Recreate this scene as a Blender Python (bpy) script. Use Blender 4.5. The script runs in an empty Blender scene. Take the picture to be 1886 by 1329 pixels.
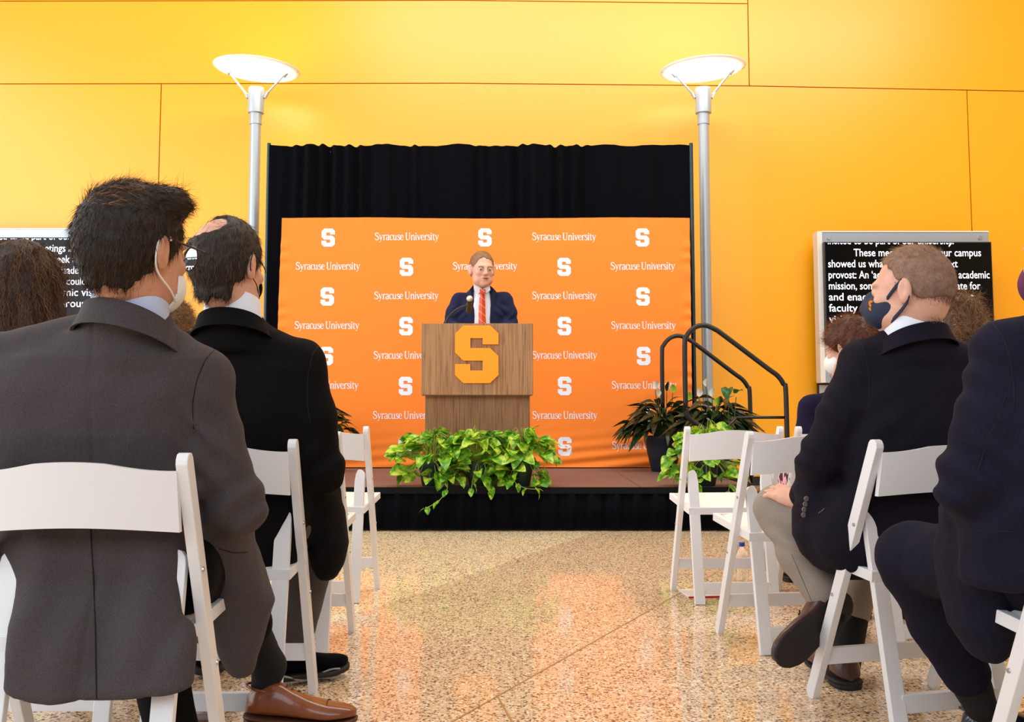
import bpy, bmesh, math, random
import numpy as np
from mathutils import Vector, Matrix, Euler
random.seed(7); rng = np.random.RandomState(7)
SC = bpy.context.scene
COL = SC.collection
PI = math.pi
# ------------------------------------------------------------------ camera, world, lights, exposure
F_PX, CXP, CYP, HC, PITCH = 1900., 943., 590., 0.88, math.radians(4.72)
cam_d = bpy.data.cameras.new('camera'); cam = bpy.data.objects.new('camera', cam_d); COL.objects.link(cam)
cam.location = (0, 0, HC); cam.rotation_euler = (PI/2 + PITCH, 0, 0)
cam_d.sensor_width = 36; cam_d.lens = F_PX/1886*36; cam_d.shift_y = -(664.5-CYP)/1886; cam_d.clip_start = .05
SC.camera = cam
w = bpy.data.worlds.new('sky'); SC.world = w; w.use_nodes = True
bg = w.node_tree.nodes['Background']; bg.inputs[0].default_value = (.78, .88, 1, 1); bg.inputs[1].default_value = 0.35
def area(name, loc, rot, sx, sy, power, col):
    d = bpy.data.lights.new(name, 'AREA'); d.shape = 'RECTANGLE'; d.size = sx; d.size_y = sy; d.energy = power; d.color = col
    o = bpy.data.objects.new(name, d); COL.objects.link(o); o.location = loc; o.rotation_euler = rot
    return o
area('daylight_left', (-8.3, 3.5, 3.4), (0, -PI/2, 0), 6.0, 13.0, 800, (.93, .97, 1))
area('daylight_rear', (-0.5, -5.7, 4.9), (PI/2-.12, 0, 0), 13.0, 3.6, 520, (.80, .89, 1))
area('added_top_fill', (2.4, 6.6, 7.3), (.35, 0, 0), 10.0, 3.0, 700, (1, .96, .88))  # unseen overhead fill, added to brighten the back wall
SC.view_settings.view_transform = 'Standard'; SC.view_settings.look = 'None'
SC.view_settings.gamma = 1; SC.view_settings.use_curve_mapping = False; SC.view_settings.exposure = 0.1
SC.cycles.use_denoising = True
SC.cycles.max_bounces = 8; SC.cycles.diffuse_bounces = 4; SC.cycles.sample_clamp_indirect = 4

# ------------------------------------------------------------------ helpers
_c, _s = math.cos(PITCH), math.sin(PITCH)
def at(x, y, Y):                       # the place seen at photo pixel x, y at a distance Y in front of the camera
    u = (x-CXP)/F_PX; v = (CYP-y)/F_PX
    t = Y/(_c - v*_s)
    return Vector((u*t, Y, (_s + v*_c)*t + HC))
def srgb(r, g, b):
    f = lambda c: (c/255/12.92 if c/255 <= .04045 else ((c/255+.055)/1.055)**2.4)
    return (f(r), f(g), f(b), 1)
def mat(name, col, rough=.5, metal=0, spec=.5, coat=0, sheen=0, emit=None, es=0, trans=0, bump=None, var=None, ior=1.45):
    """bump=(scale,strength[,dist]) noise relief; var=(scale,col2,amount) noise colour mix."""
    m = bpy.data.materials.new(name); m.use_nodes = True; nt = m.node_tree; b = nt.nodes['Principled BSDF']
    col = tuple(col) if len(col) == 4 else (*col, 1)
    b.inputs['Base Color'].default_value = col; b.inputs['Roughness'].default_value = rough; b.inputs['Metallic'].default_value = metal
    b.inputs['Specular IOR Level'].default_value = spec; b.inputs['Coat Weight'].default_value = coat
    b.inputs['Sheen Weight'].default_value = sheen; b.inputs['Transmission Weight'].default_value = trans; b.inputs['IOR'].default_value = ior
    if emit: b.inputs['Emission Color'].default_value = (*emit[:3], 1); b.inputs['Emission Strength'].default_value = es
    tc = None
    if bump or var:
        tc = nt.nodes.new('ShaderNodeTexCoord')
    if bump:
        n = nt.nodes.new('ShaderNodeTexNoise'); n.inputs['Scale'].default_value = bump[0]; n.inputs['Detail'].default_value = 4
        nt.links.new(tc.outputs['Object'], n.inputs['Vector'])
        bp = nt.nodes.new('ShaderNodeBump'); bp.inputs['Strength'].default_value = bump[1]; bp.inputs['Distance'].default_value = bump[2] if len(bump) > 2 else .002
        nt.links.new(n.outputs['Fac'], bp.inputs['Height']); nt.links.new(bp.outputs['Normal'], b.inputs['Normal'])
    if var:
        n = nt.nodes.new('ShaderNodeTexNoise'); n.inputs['Scale'].default_value = var[0]; n.inputs['Detail'].default_value = 5
        nt.links.new(tc.outputs['Object'], n.inputs['Vector'])
        mx = nt.nodes.new('ShaderNodeMix'); mx.data_type = 'RGBA'
        r = nt.nodes.new('ShaderNodeMapRange'); r.inputs[1].default_value = .35; r.inputs[2].default_value = .65; r.inputs[4].default_value = var[2]
        nt.links.new(n.outputs['Fac'], r.inputs[0]); nt.links.new(r.outputs[0], mx.inputs['Factor'])
        mx.inputs['A'].default_value = col; mx.inputs['B'].default_value = (*var[1][:3], 1)
        nt.links.new(mx.outputs['Result'], b.inputs['Base Color'])
    return m
def nodes(m):
    nt = m.node_tree; return nt, nt.nodes['Principled BSDF'], nt.nodes.new, nt.links.new

class MB:
    def __init__(s): s.v = []; s.f = []
    def add(s, v, f):
        o = len(s.v); s.v += [tuple(p) for p in v]; s.f += [tuple(i+o for i in q) for q in f]
    def box(s, x0, x1, y0, y1, z0, z1):
        s.add([(x, y, z) for z in (z0, z1) for y in (y0, y1) for x in (x0, x1)],
              [(0,2,3,1),(4,5,7,6),(0,1,5,4),(2,6,7,3),(0,4,6,2),(1,3,7,5)])
    def bar(s, a, b, w, d, up=(0, 1, 0)):          # rectangular bar from a to b; w along side, d along up-ish
        a, b = Vector(a), Vector(b); t = (b-a).normalized(); sd = t.cross(Vector(up)).normalized(); u = sd.cross(t)
        v = []
        for p in (a, b):
            for q in ((-1,-1),(1,-1),(1,1),(-1,1)): v.append(p + sd*q[0]*w/2 + u*q[1]*d/2)
        s.add(v, [(3,2,1,0),(4,5,6,7),(0,1,5,4),(1,2,6,5),(2,3,7,6),(3,0,4,7)])
    def tube(s, pts, r, n=10, caps=True):
        pts = [Vector(p) for p in pts]; m = len(pts); r = r if isinstance(r, (list, tuple)) else [r]*m
        t0 = (pts[1]-pts[0]).normalized(); ref = Vector((0,0,1)) if abs(t0.z) < .9 else Vector((1,0,0))
        u = t0.cross(ref).normalized(); v = []; f = []
        for i, p in enumerate(pts):
            t = (pts[min(i+1, m-1)]-pts[max(i-1, 0)]).normalized()
            u = (u - t*u.dot(t)).normalized(); w_ = t.cross(u)
            for k in range(n):
                a = 2*PI*k/n; v.append(p + (u*math.cos(a)+w_*math.sin(a))*r[i])
        for i in range(m-1):
            for k in range(n):
                k2 = (k+1) % n; f.append((i*n+k, i*n+k2, (i+1)*n+k2, (i+1)*n+k))
        if caps: f.append(tuple(range(n))[::-1]); f.append(tuple(range((m-1)*n, m*n)))
        s.add(v, f)
    def lathe(s, prof, n=24, c=(0,0,0), caps=True):  # prof: (r,z)
        v = []; f = []
        for r, z in prof:
            for k in range(n):
                a = 2*PI*k/n; v.append((c[0]+r*math.cos(a), c[1]+r*math.sin(a), c[2]+z))
        m = len(prof)
        for i in range(m-1):
            for k in range(n):
                k2 = (k+1) % n; f.append((i*n+k, i*n+k2, (i+1)*n+k2, (i+1)*n+k))
        if caps: f.append(tuple(range(n))[::-1]); f.append(tuple(range((m-1)*n, m*n)))
        s.add(v, f)
    def prism(s, poly, fn):                          # poly 2D (ccw), fn(x,y,t)->3D, t in 0,1
        n = len(poly); v = [fn(x, y, 0) for x, y in poly] + [fn(x, y, 1) for x, y in poly]
        s.add(v, [tuple(range(n))[::-1], tuple(range(n, 2*n))] + [(i, (i+1) % n, n+(i+1) % n, n+i) for i in range(n)])
    def build(s, name, m=None, parent=None, smooth=False, bevel=0, sharp=None):
        me = bpy.data.meshes.new(name); me.from_pydata(s.v, [], s.f); me.update()
        bm = bmesh.new(); bm.from_mesh(me)
        bmesh.ops.recalc_face_normals(bm, faces=bm.faces)
        if bevel: bmesh.ops.bevel(bm, geom=list(bm.edges), offset=bevel, segments=2, affect='EDGES', profile=.5)
        bm.to_mesh(me); bm.free()
        if smooth: me.shade_smooth()
        if smooth and sharp: me.set_sharp_from_angle(angle=math.radians(sharp))
        return link(name, me, m, parent)
def link(name, me, m=None, parent=None):
    o = bpy.data.objects.new(name, me); COL.objects.link(o)
    if m is not None and not me.materials: me.materials.append(m)
    if parent: o.parent = parent
    return o
def rawmesh(name, v, f, m=None, parent=None, smooth=True):
    me = bpy.data.meshes.new(name); me.from_pydata([tuple(p) for p in v], [], f); me.update()
    if smooth: me.shade_smooth()
    return link(name, me, m, parent)
def tag(o, label=None, cat=None, group=None, kind=None):
    if label: o['label'] = label
    if cat: o['category'] = cat
    if group: o['group'] = group
    if kind: o['kind'] = kind
    return o
def empty(name, loc=(0,0,0), rz=0):
    o = bpy.data.objects.new(name, None); COL.objects.link(o); o.location = loc; o.rotation_euler = (0, 0, rz); o.empty_display_size = .1
    return o
def kids(o): return [c for c in bpy.data.objects if c.parent == o]
def copy_tree(o, parent=None):
    c = o.copy(); COL.objects.link(c)
    if parent: c.parent = parent
    for ch in kids(o): copy_tree(ch, c)
    return c
def smoothpath(pts, n=6):
    pts = [Vector(p) for p in pts]; P = [pts[0]]+pts+[pts[-1]]; out = []
    for i in range(1, len(P)-2):
        for k in range(n):
            t = k/n; a, b, c_, d = P[i-1], P[i], P[i+1], P[i+2]
            out.append(.5*((2*b)+(c_-a)*t+(2*a-5*b+4*c_-d)*t*t+(3*b-a-3*c_+d)*t**3))
    out.append(pts[-1]); return out

# ------------------------------------------------------------------ materials
YEL = srgb(255, 186, 4)
M_yel = mat('yellow_wall_panel', (.95, .41, .0), rough=.33, spec=.9, bump=(9, .06, .01))
M_joint = mat('wall_joint', (.35, .15, .002), rough=.8)
M_white = mat('white_resin', (.80, .80, .82), rough=.38, bump=(300, .04))
M_pad = mat('ivory_vinyl_pad', (.84, .80, .76), rough=.45)
M_steel = mat('brushed_steel', (.5, .5, .52), rough=.35, metal=1)
M_silver = mat('silver_painted_metal', (.42, .47, .52), rough=.35, metal=.35)
M_blackc = mat('black_cloth', (.0018, .0018, .0035), rough=.95, spec=.08, sheen=.004, bump=(500, .2))
M_blackm = mat('black_metal_tube', (.009, .009, .010), rough=.35)
M_blackp = mat('black_plastic', (.015, .015, .017), rough=.4)
M_orange = mat('orange_banner_cloth', (.93, .225, .018), rough=.75, sheen=.05, bump=(400, .1))
M_print = mat('white_print', (.80, .83, .92), rough=.7)
M_logo = mat('orange_letter', (1.0, .31, .0), rough=.45)
M_deck = mat('brown_stage_deck', (.19, .105, .085), rough=.6, bump=(200, .3), var=(60, (.12, .065, .055, 1), .7))
M_board = mat('grey_metal_board', (.42, .47, .55), rough=.3, metal=.5)
M_ceil = mat('ceiling_paint', (.7, .66, .6), rough=.8)
M_rwall = mat('side_wall_paint', (.55, .42, .25), rough=.8)
def wood_mat(name, c1, c2):
    m = mat(name, c1, rough=.45); nt, b, N, L = nodes(m)
    tc = N('ShaderNodeTexCoord'); mp = N('ShaderNodeMapping'); mp.inputs['Scale'].default_value = (62, 62, 1.6)
    L(tc.outputs['Object'], mp.inputs['Vector'])
    n = N('ShaderNodeTexNoise'); n.inputs['Scale'].default_value = 2.2; n.inputs['Detail'].default_value = 6; n.inputs['Distortion'].default_value = .7
    L(mp.outputs[0], n.inputs['Vector'])
    r = N('ShaderNodeValToRGB'); e = r.color_ramp.elements
    e[0].position = .30; e[0].color = c2; e[1].position = .64; e[1].color = c1
    x = r.color_ramp.elements.new(.47); x.color = tuple(a*.6+b_*.4 for a, b_ in zip(c1, c2))
    L(n.outputs['Fac'], r.inputs[0]); L(r.outputs[0], b.inputs['Base Color'])
    return m
M_wood = wood_mat('walnut_veneer', (.40, .21, .085, 1), (.16, .068, .024, 1))
M_wood2 = wood_mat('walnut_veneer_lower', (.34, .155, .055, 1), (.13, .05, .017, 1))

def terrazzo():
    m = mat('terrazzo', (.6, .45, .3), rough=.085, spec=.32); nt, b, N, L = nodes(m)
    tc = N('ShaderNodeTexCoord')
    # base tone: lighter left of a straight line, darker right of it
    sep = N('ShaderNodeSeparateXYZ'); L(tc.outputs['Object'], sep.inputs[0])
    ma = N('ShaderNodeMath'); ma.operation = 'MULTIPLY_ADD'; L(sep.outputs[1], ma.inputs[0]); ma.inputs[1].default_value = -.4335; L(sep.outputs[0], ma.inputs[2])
    side_fac = N('ShaderNodeMapRange'); L(ma.outputs[0], side_fac.inputs[0]); side_fac.inputs[1].default_value = -2.60; side_fac.inputs[2].default_value = -2.585
    base = N('ShaderNodeMix'); base.data_type = 'RGBA'; L(side_fac.outputs[0], base.inputs['Factor'])
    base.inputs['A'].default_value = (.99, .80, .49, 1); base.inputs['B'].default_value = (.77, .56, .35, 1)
    big = N('ShaderNodeTexNoise'); big.inputs['Scale'].default_value = .9; big.inputs['Detail'].default_value = 2; L(tc.outputs['Object'], big.inputs['Vector'])
    bmx = N('ShaderNodeMix'); bmx.data_type = 'RGBA'; bmx.blend_type = 'MULTIPLY'; bmx.inputs['Factor'].default_value = .12
    L(base.outputs['Result'], bmx.inputs['A']); L(big.outputs['Fac'], bmx.inputs['B'])
    cur = bmx.outputs['Result']
    # chips of three sizes
    for sc, th, cols in ((95, .34, [(.93, .80, .62, 1), (.72, .42, .20, 1), (.80, .62, .42, 1), (.42, .25, .14, 1)]),
                         (120, .31, [(.16, .09, .055, 1), (.10, .06, .045, 1), (.9, .78, .62, 1), (.30, .16, .08, 1)]),
                         (68, .22, [(.22, .12, .08, 1), (.13, .075, .05, 1), (.85, .55, .28, 1), (.95, .85, .7, 1)])):
        vo = N('ShaderNodeTexVoronoi'); vo.inputs['Scale'].default_value = sc; L(tc.outputs['Object'], vo.inputs['Vector'])
        rp = N('ShaderNodeValToRGB'); rp.color_ramp.interpolation = 'CONSTANT'
        el = rp.color_ramp.elements; el[0].color = cols[0]; el[0].position = 0; el[1].position = .3; el[1].color = cols[1]
        for k, pz in ((2, .55), (3, .8)):
            x = el.new(pz); x.color = cols[k]
        sx = N('ShaderNodeSeparateColor'); L(vo.outputs['Color'], sx.inputs[0]); L(sx.outputs[0], rp.inputs[0])
        # chip size varies by cell
        th_ = N('ShaderNodeMath'); th_.operation = 'MULTIPLY'; L(sx.outputs[1], th_.inputs[0]); th_.inputs[1].default_value = th*2
        lt = N('ShaderNodeMath'); lt.operation = 'LESS_THAN'; L(vo.outputs['Distance'], lt.inputs[0]); L(th_.outputs[0], lt.inputs[1])
        mx = N('ShaderNodeMix'); mx.data_type = 'RGBA'; L(lt.outputs[0], mx.inputs['Factor']); L(cur, mx.inputs['A']); L(rp.outputs[0], mx.inputs['B'])
        cur = mx.outputs['Result']
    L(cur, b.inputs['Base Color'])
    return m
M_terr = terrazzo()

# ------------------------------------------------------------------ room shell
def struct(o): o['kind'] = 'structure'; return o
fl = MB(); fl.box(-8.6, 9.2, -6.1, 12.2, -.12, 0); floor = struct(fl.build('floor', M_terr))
fx = lambda x0, y0, x1, y1: None
def strip(a, b, w_=.006):
    s = MB(); s.bar((*a, .0005), (*b, .0005), w_, .002, up=(0, 0, 1)); s.build('divider_strip', M_strip, floor)
M_strip = mat('brass_divider', (.42, .24, .1), rough=.4)
strip((-.96, 1.32), (3.2, 9.95)); strip((-.046, 3.23), (.36, .9)); 
def wy(x):   # the wall bends slightly towards the right
    P = [(-9.2, 11.5), (-.6, 11.46), (2.72, 11.56), (9.3, 11.96)]
    for (a, ya), (b, yb) in zip(P, P[1:]):
        if x <= b: return ya + (yb-ya)*(x-a)/(b-a)
    return P[-1][1]
b_ = MB()
for x0, x1 in ((-9.2, -.6), (-.6, 2.72), (2.72, 9.2)):
    b_.add([(x0, wy(x0)+.03, 0), (x1, wy(x1)+.03, 0), (x1, wy(x1)+.03, 7.5), (x0, wy(x0)+.03, 7.5), (x0, 12.2, 0), (x1, 12.2, 0), (x1, 12.2, 7.5), (x0, 12.2, 7.5)],
           [(0,1,2,3),(5,4,7,6),(0,4,5,1),(3,2,6,7),(0,3,7,4),(1,5,6,2)])
wall = struct(b_.build('wall_back', M_joint))
def panel(x0, x1, z0, z1, g=.006):
    xs = [x0+g] + [x for x in (-.6, 2.72) if x0+.1 < x < x1-.1] + [x1-g]
    m = MB(); n = len(xs); v = []; f = []
    for x in xs:
        y = wy(x); v += [(x, y, z0+g), (x, y, z1-g), (x, y+.035, z1-g), (x, y+.035, z0+g)]
    for i in range(n-1):
        a, b = i*4, i*4+4
        f += [(a+k, a+(k+1) % 4, b+(k+1) % 4, b+k) for k in range(4)]
    f += [(3, 2, 1, 0), tuple(range((n-1)*4, n*4))]
    m.add(v, f); m.build('panel', M_yel, wall)
for x0, x1 in ((-9.2, -3.99), (-3.99, 5.28), (5.28, 9.2)): panel(x0, x1, .09, 4.53)
for x0, x1 in ((-9.2, 2.72), (2.72, 9.2)): panel(x0, x1, 4.53, 5.5 if x1 < 3 else 7.5)
panel(-9.2, 2.72, 5.5, 7.5)
m = MB(); m.add([(x, wy(x)-dy, z) for z in (0, .09) for dy in (.02, -.04) for x in (-9.2, -.6, 2.72, 9.2)],
    [(0,1,9,8),(1,2,10,9),(2,3,11,10),(8,9,13,12),(9,10,14,13),(10,11,15,14),(4,5,1,0),(5,6,2,1),(6,7,3,2),(0,8,12,4),(3,7,15,11),(4,12,13,5),(5,13,14,6),(6,14,15,7)])
struct(m.build('baseboard_back', M_blackp))
m = MB(); m.box(-8.7, 9.3, -6.2, 12.3, 7.5, 7.65); struct(m.build('ceiling', M_ceil))
m = MB(); m.box(9.0, 9.2, -6.1, 12.2, 0, 7.5); struct(m.build('wall_right', M_rwall))
M_mull = mat('window_mullion', (.5, .52, .55), rough=.4, metal=.4)
M_glass = mat('clear_glass', (1, 1, 1), rough=0, trans=1, spec=.3, ior=1.02)
def glazed(name, pts):   # glazed curtain wall along a line; uprights, rails and panes are parts
    (x0, y0), (x1, y1) = pts; root = struct(empty(name, (0, 0, 0))); n = 8
    for i in range(n+1):
        t = i/n; x, y = x0+(x1-x0)*t, y0+(y1-y0)*t
        s = MB(); s.box(x-.04, x+.04, y-.04, y+.04, 0, 7.5); s.build('mullion', M_mull, root)
    for z in (.05, 2.5, 5.0, 7.4):
        s = MB(); s.bar((x0, y0, z), (x1, y1, z), .06, .06, up=(0, 0, 1)); s.build('rail', M_mull, root)
glazed('window_1', [(-8.5, -6), (-8.5, 11.4)]); glazed('window_2', [(-8.5, -6), (9, -6)])

# ------------------------------------------------------------------ stage
SY0, SY1, SZ = 7.36, 9.78, .305
stage = tag(empty('stage', (-.3, 8.5, 0)), 'low stage platform with brown deck and black skirt', 'stage')
def loc(o, par): # place a world-built mesh under a parent without moving it
    o.parent = par; o.matrix_parent_inverse = Matrix.Translation(-par.location) if par.rotation_euler.z == 0 else par.matrix_basis.inverted(); return o
m = MB(); m.box(-2.75, 1.70, SY0+.02, SY1, SZ-.02, SZ); loc(m.build('deck', M_deck), stage)
for xx in (-1.53, -.31, .91):
    m = MB(); m.box(xx-.002, xx+.002, SY0+.02, SY1, SZ, SZ+.0008); loc(m.build('deck_joint', M_blackp), stage)
M_trim = mat('stage_edge_black', (.004, .004, .005), rough=.75, spec=.15)
m = MB(); m.box(-2.77, 1.72, SY0-.005, SY0+.03, SZ-.045, SZ+.001); m.box(1.70, 1.73, SY0+.03, SY1, SZ-.045, SZ+.001); loc(m.build('edge_trim', M_trim, bevel=.003), stage)
v = []; f = []; n = 260
for i in range(n+1):
    x = -2.76+4.47*i/n; y = SY0+.012+.010*math.sin(x*41)+.006*math.sin(x*97+1); v += [(x, y*.999, SZ-.04), (x, y-.012, .02)]
for i in range(n): f.append((2*i, 2*i+1, 2*i+3, 2*i+2))
for i in range(40):
    y = SY0+.01+(SY1-SY0)*i/40; x = 1.712+.008*math.sin(y*41)
    v += [(x, y, SZ-.04), (x+.01, y, .02)]
for i in range(39): k = 2*(n+1)+2*i; f.append((k, k+1, k+3, k+2))
o = loc(rawmesh('skirt', v, f, M_blackc), stage); md = o.modifiers.new('thick', 'SOLIDIFY'); md.thickness = .004
m = MB(); m.box(-2.70, 1.66, SY0+.10, SY1-.05, 0.0, SZ-.02); loc(m.build('frame', M_blackp), stage)

# ------------------------------------------------------------------ curtain on frame
def cloth_grid(nx, nz, fn):
    v = [fn(i/nx, j/nz) for j in range(nz+1) for i in range(nx+1)]
    f = [(j*(nx+1)+i, j*(nx+1)+i+1, (j+1)*(nx+1)+i+1, (j+1)*(nx+1)+i) for j in range(nz) for i in range(nx)]
    return v, f
cur = tag(empty('pipe_and_drape', (-.3, 10.0, 0)), 'black pleated curtain hung on a pipe frame behind the banner', 'curtain')
CX0, CX1, CZ = -2.385, 1.76, 3.44
gath = [(-2.0, .18), (-1.75, .16), (-1.5, .1), (-.95, .05), (-.3, .08), (.05, .12), (.42, .10), (.62, .12)]
def drape(u, t):
    x = CX0 + (CX1-CX0)*u; z = .03 + (CZ-.03)*t
    a = .003+.004*(math.sin(x*3.7)>0.2)
    for gx, gw in gath: a += .032*math.exp(-((x-gx)/gw)**2)
    fan = (x + .05*(1-t)*math.sin(x*2.1))
    y = 10.0 + a*math.sin(fan*48)*(.55+.45*t) + .02*math.sin(fan*17+1) + .012*math.sin(fan*7+t*2)
    z += .008*math.sin(x*9)*t + (.006*math.sin(x*70)*a/.04 if t > .97 else 0)
    return (x, y, z)
v, f = cloth_grid(620, 26, drape); o = loc(rawmesh('drape', v, f, M_blackc), cur)
for x in (CX0-.012, CX1+.006):
    s = MB(); s.tube([(x, 10.0, 0.02), (x, 10.0, CZ+.02)], .019, 12); loc(s.build('upright_pipe', mat('dark_teal_pipe', (.03, .06, .075), .35, .6), smooth=True, sharp=40), cur)
s = MB(); s.tube([(CX0, 10.085, CZ-.05), (CX1, 10.085, CZ-.05)], .016, 10); loc(s.build('crossbar', M_steel, smooth=True), cur)
for x in (CX0, CX1):
    s = MB(); s.box(x-.2, x+.2, 9.8, 10.2, 0, .012); loc(s.build('base_plate', M_blackm), cur)

# ------------------------------------------------------------------ banner with print
BX0, BX1, BZ0, BZ1, BY = -2.165, 1.672, .315, 2.64, 9.6
ban = tag(empty('banner_backdrop', (-.25, BY, SZ)), 'orange fabric step-and-repeat banner with white S marks standing on the stage', 'banner')
def bdisp(x, z):
    u = (x-BX0)/(BX1-BX0); t = (z-BZ0)/(BZ1-BZ0)
    d = .004*math.sin(x*2.3+z) + .003*math.sin(x*5+z*3)
    e = math.exp(-((1-u)*9)**2)*math.exp(-(t*4)**2)
    d += .016*e*math.sin(z*34-x*10)
    e = math.exp(-(t*11)**2); d += .008*e*math.sin(z*60-x*6)*(.3+u)
    e = math.exp(-(u*55)**2) + math.exp(-((1-u)*55)**2); d += .006*e*math.sin(z*37+math.sin(z*11)*2)
    e = math.exp(-((1-t)*38)**2); d += .004*e*math.sin(x*9+math.sin(x*31))
    return BY - d
def bfn(u, t):
    x = BX0 + .02*math.sin(PI*t)*(1-u)*-1 + (BX1-BX0)*u; z = BZ0 + (BZ1-BZ0)*t + .006*math.sin(PI*u*3)*t
    return (x, bdisp(x, z), z)
v, f = cloth_grid(360, 240, bfn); o = loc(rawmesh('banner_cloth', v, f, M_orange), ban)
s = MB()
for x in (BX0+.03, BX1-.03, -.25): s.tube([(x, BY+.06, SZ+.01), (x, BY+.06, BZ1-.02)], .012, 8)
s.tube([(BX0+.03, BY+.06, BZ1-.02), (BX1-.03, BY+.06, BZ1-.02)], .012, 8); s.tube([(BX0+.03, BY+.06, SZ+.02), (BX1-.03, BY+.06, SZ+.02)], .012, 8)
loc(s.build('banner_frame', M_steel, smooth=True), ban)
SPOLY = [(425,72),(600,72),(655,125),(655,200),(552,200),(552,158),(470,158),(470,225),(600,225),(655,280),(655,408),(600,462),(425,462),(370,408),(370,334),(470,334),(470,377),(552,377),(552,310),(425,310),(370,255),(370,127)]
SN = [((x-512.5)/390, -(y-267)/390) for x, y in SPOLY]      # height 1, centred
def s_mesh(cx, cz, h, y_of, wfac=1.0):
    m = MB(); m.prism(SN[::-1], lambda x, z, t: (cx+x*h*wfac, y_of(cx+x*h*wfac, cz+z*h)-(.001+.0015*t), cz+z*h)); return m
# serif lettering drawn as strokes
def stroke(m, pts, ws, y_of, ox, oz, sc, n=5):
    P = smoothpath([(p[0], 0, p[1]) for p in pts], n) if len(pts) > 2 else [Vector((p[0], 0, p[1])) for p in pts]
    k = len(P); ws = [q*.86 for q in ws] if isinstance(ws, (list, tuple)) else [ws, ws]
    v = []
    for i, p in enumerate(P):
        t = i/(k-1); wv = ws[0]+(ws[-1]-ws[0])*t if len(ws) == 2 else np.interp(t, np.linspace(0, 1, len(ws)), ws)
        d = (P[min(i+1, k-1)]-P[max(i-1, 0)]).normalized(); nx, nz = -d.z, d.x
        for sg in (-1, 1):
            X = ox+(p.x+sg*nx*wv/2)*sc; Z = oz+(p.z+sg*nz*wv/2)*sc; v.append((X, y_of(X, Z)-.0016, Z))
    m.add(v, [(2*i, 2*i+1, 2*i+3, 2*i+2) for i in range(k-1)])
TH, TN, SF = .112, .060, .046
G = {
 'S': (.60, [([(.50,.76),(.44,.91),(.29,.97),(.13,.90),(.09,.75),(.17,.62),(.33,.52),(.48,.40),(.52,.24),(.43,.08),(.27,.03),(.12,.09),(.06,.24)], [.05,.09,.1,.12,.13,.14,.15,.14,.13,.12,.1,.09,.05]), ([(.50,.70),(.50,.96)], SF), ([(.07,.04),(.07,.31)], SF)]),
 'y': (.53, [([(.09,.68),(.27,.04)], TH), ([(.46,.68),(.27,.06),(.17,-.20),(.04,-.25)], [TN,TN,TN,.1]), ([(.0,.675),(.20,.675)], SF), ([(.36,.675),(.55,.675)], SF)]),
 'r': (.42, [([(.13,.0),(.13,.69)], TH), ([(.16,.46),(.24,.64),(.35,.69),(.41,.62)], [.06,.08,.11,.12]), ([(.02,.027),(.27,.027)], SF), ([(.02,.66),(.13,.67)], SF)]),
 'a': (.50, [([(.09,.55),(.14,.66),(.25,.69),(.36,.62),(.37,.48)], [.11,.08,.08,.12,.13]), ([(.37,.50),(.37,.10),(.42,.03),(.50,.05)], [.13,.13,.1,.05]), ([(.37,.41),(.20,.37),(.08,.27),(.09,.09),(.20,.03),(.30,.07),(.37,.16)], [.06,.08,.12,.13,.09,.08,.06])]),
 'c': (.45, [([(.41,.54),(.36,.66),(.24,.69),(.11,.58),(.075,.35),(.12,.12),(.25,.02),(.36,.06),(.43,.17)], [.11,.09,.07,.12,.14,.12,.08,.07,.05])]),
 'u': (.58, [([(.12,.67),(.12,.22),(.17,.06),(.27,.03),(.37,.11),(.42,.2)], [.13,.13,.12,.09,.07,.06]), ([(.42,.68),(.42,.03)], TH), ([(.02,.66),(.14,.66)], SF), ([(.31,.66),(.44,.66)], SF), ([(.40,.027),(.55,.027)], SF)]),
 's': (.42, [([(.36,.55),(.30,.66),(.20,.69),(.10,.62),(.10,.50),(.20,.41),(.31,.33),(.36,.20),(.30,.07),(.19,.02),(.09,.07),(.05,.17)], [.05,.07,.08,.1,.11,.12,.12,.12,.1,.08,.07,.05]), ([(.355,.50),(.355,.68)], .045), ([(.055,.03),(.055,.22)], .045)]),
 'e': (.49, [([(.10,.38),(.41,.38)], .055), ([(.41,.37),(.40,.56),(.26,.69),(.12,.58),(.075,.35),(.12,.12),(.26,.02),(.37,.06),(.44,.17)], [.09,.1,.07,.12,.14,.12,.08,.07,.05])]),
 'U': (.76, [([(.16,.96),(.16,.35),(.21,.12),(.37,.02),(.54,.12),(.59,.36),(.59,.96)], [.14,.14,.13,.09,.08,.075,.075]), ([(.04,.97),(.29,.97)], SF), ([(.48,.97),(.71,.97)], SF)]),
 'n': (.60, [([(.13,.0),(.13,.68)], TH), ([(.17,.46),(.25,.62),(.35,.68),(.44,.60),(.46,.45),(.46,.0)], [.06,.08,.09,.12,.13,.13]), ([(.02,.027),(.25,.027)], SF), ([(.35,.027),(.57,.027)], SF), ([(.02,.66),(.13,.67)], SF)]),
 'i': (.28, [([(.13,.0),(.13,.68)], TH), ([(.02,.027),(.25,.027)], SF), ([(.02,.66),(.14,.66)], SF), ([(.12,.81),(.12,.95)], .13)]),
 'v': (.52, [([(.09,.68),(.26,.01)], TH), ([(.44,.68),(.27,.02)], TN), ([(.0,.675),(.19,.675)], SF), ([(.35,.675),(.53,.675)], SF)]),
 't': (.37, [([(.15,.86),(.15,.18),(.21,.04),(.35,.06)], [.1,.13,.12,.05]), ([(.02,.66),(.34,.66)], .06)]),
 ' ': (.22, []),
}
TXT = 'Syracuse University'; TW = sum(G[c][0] for c in TXT)-.02*len(TXT)
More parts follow.
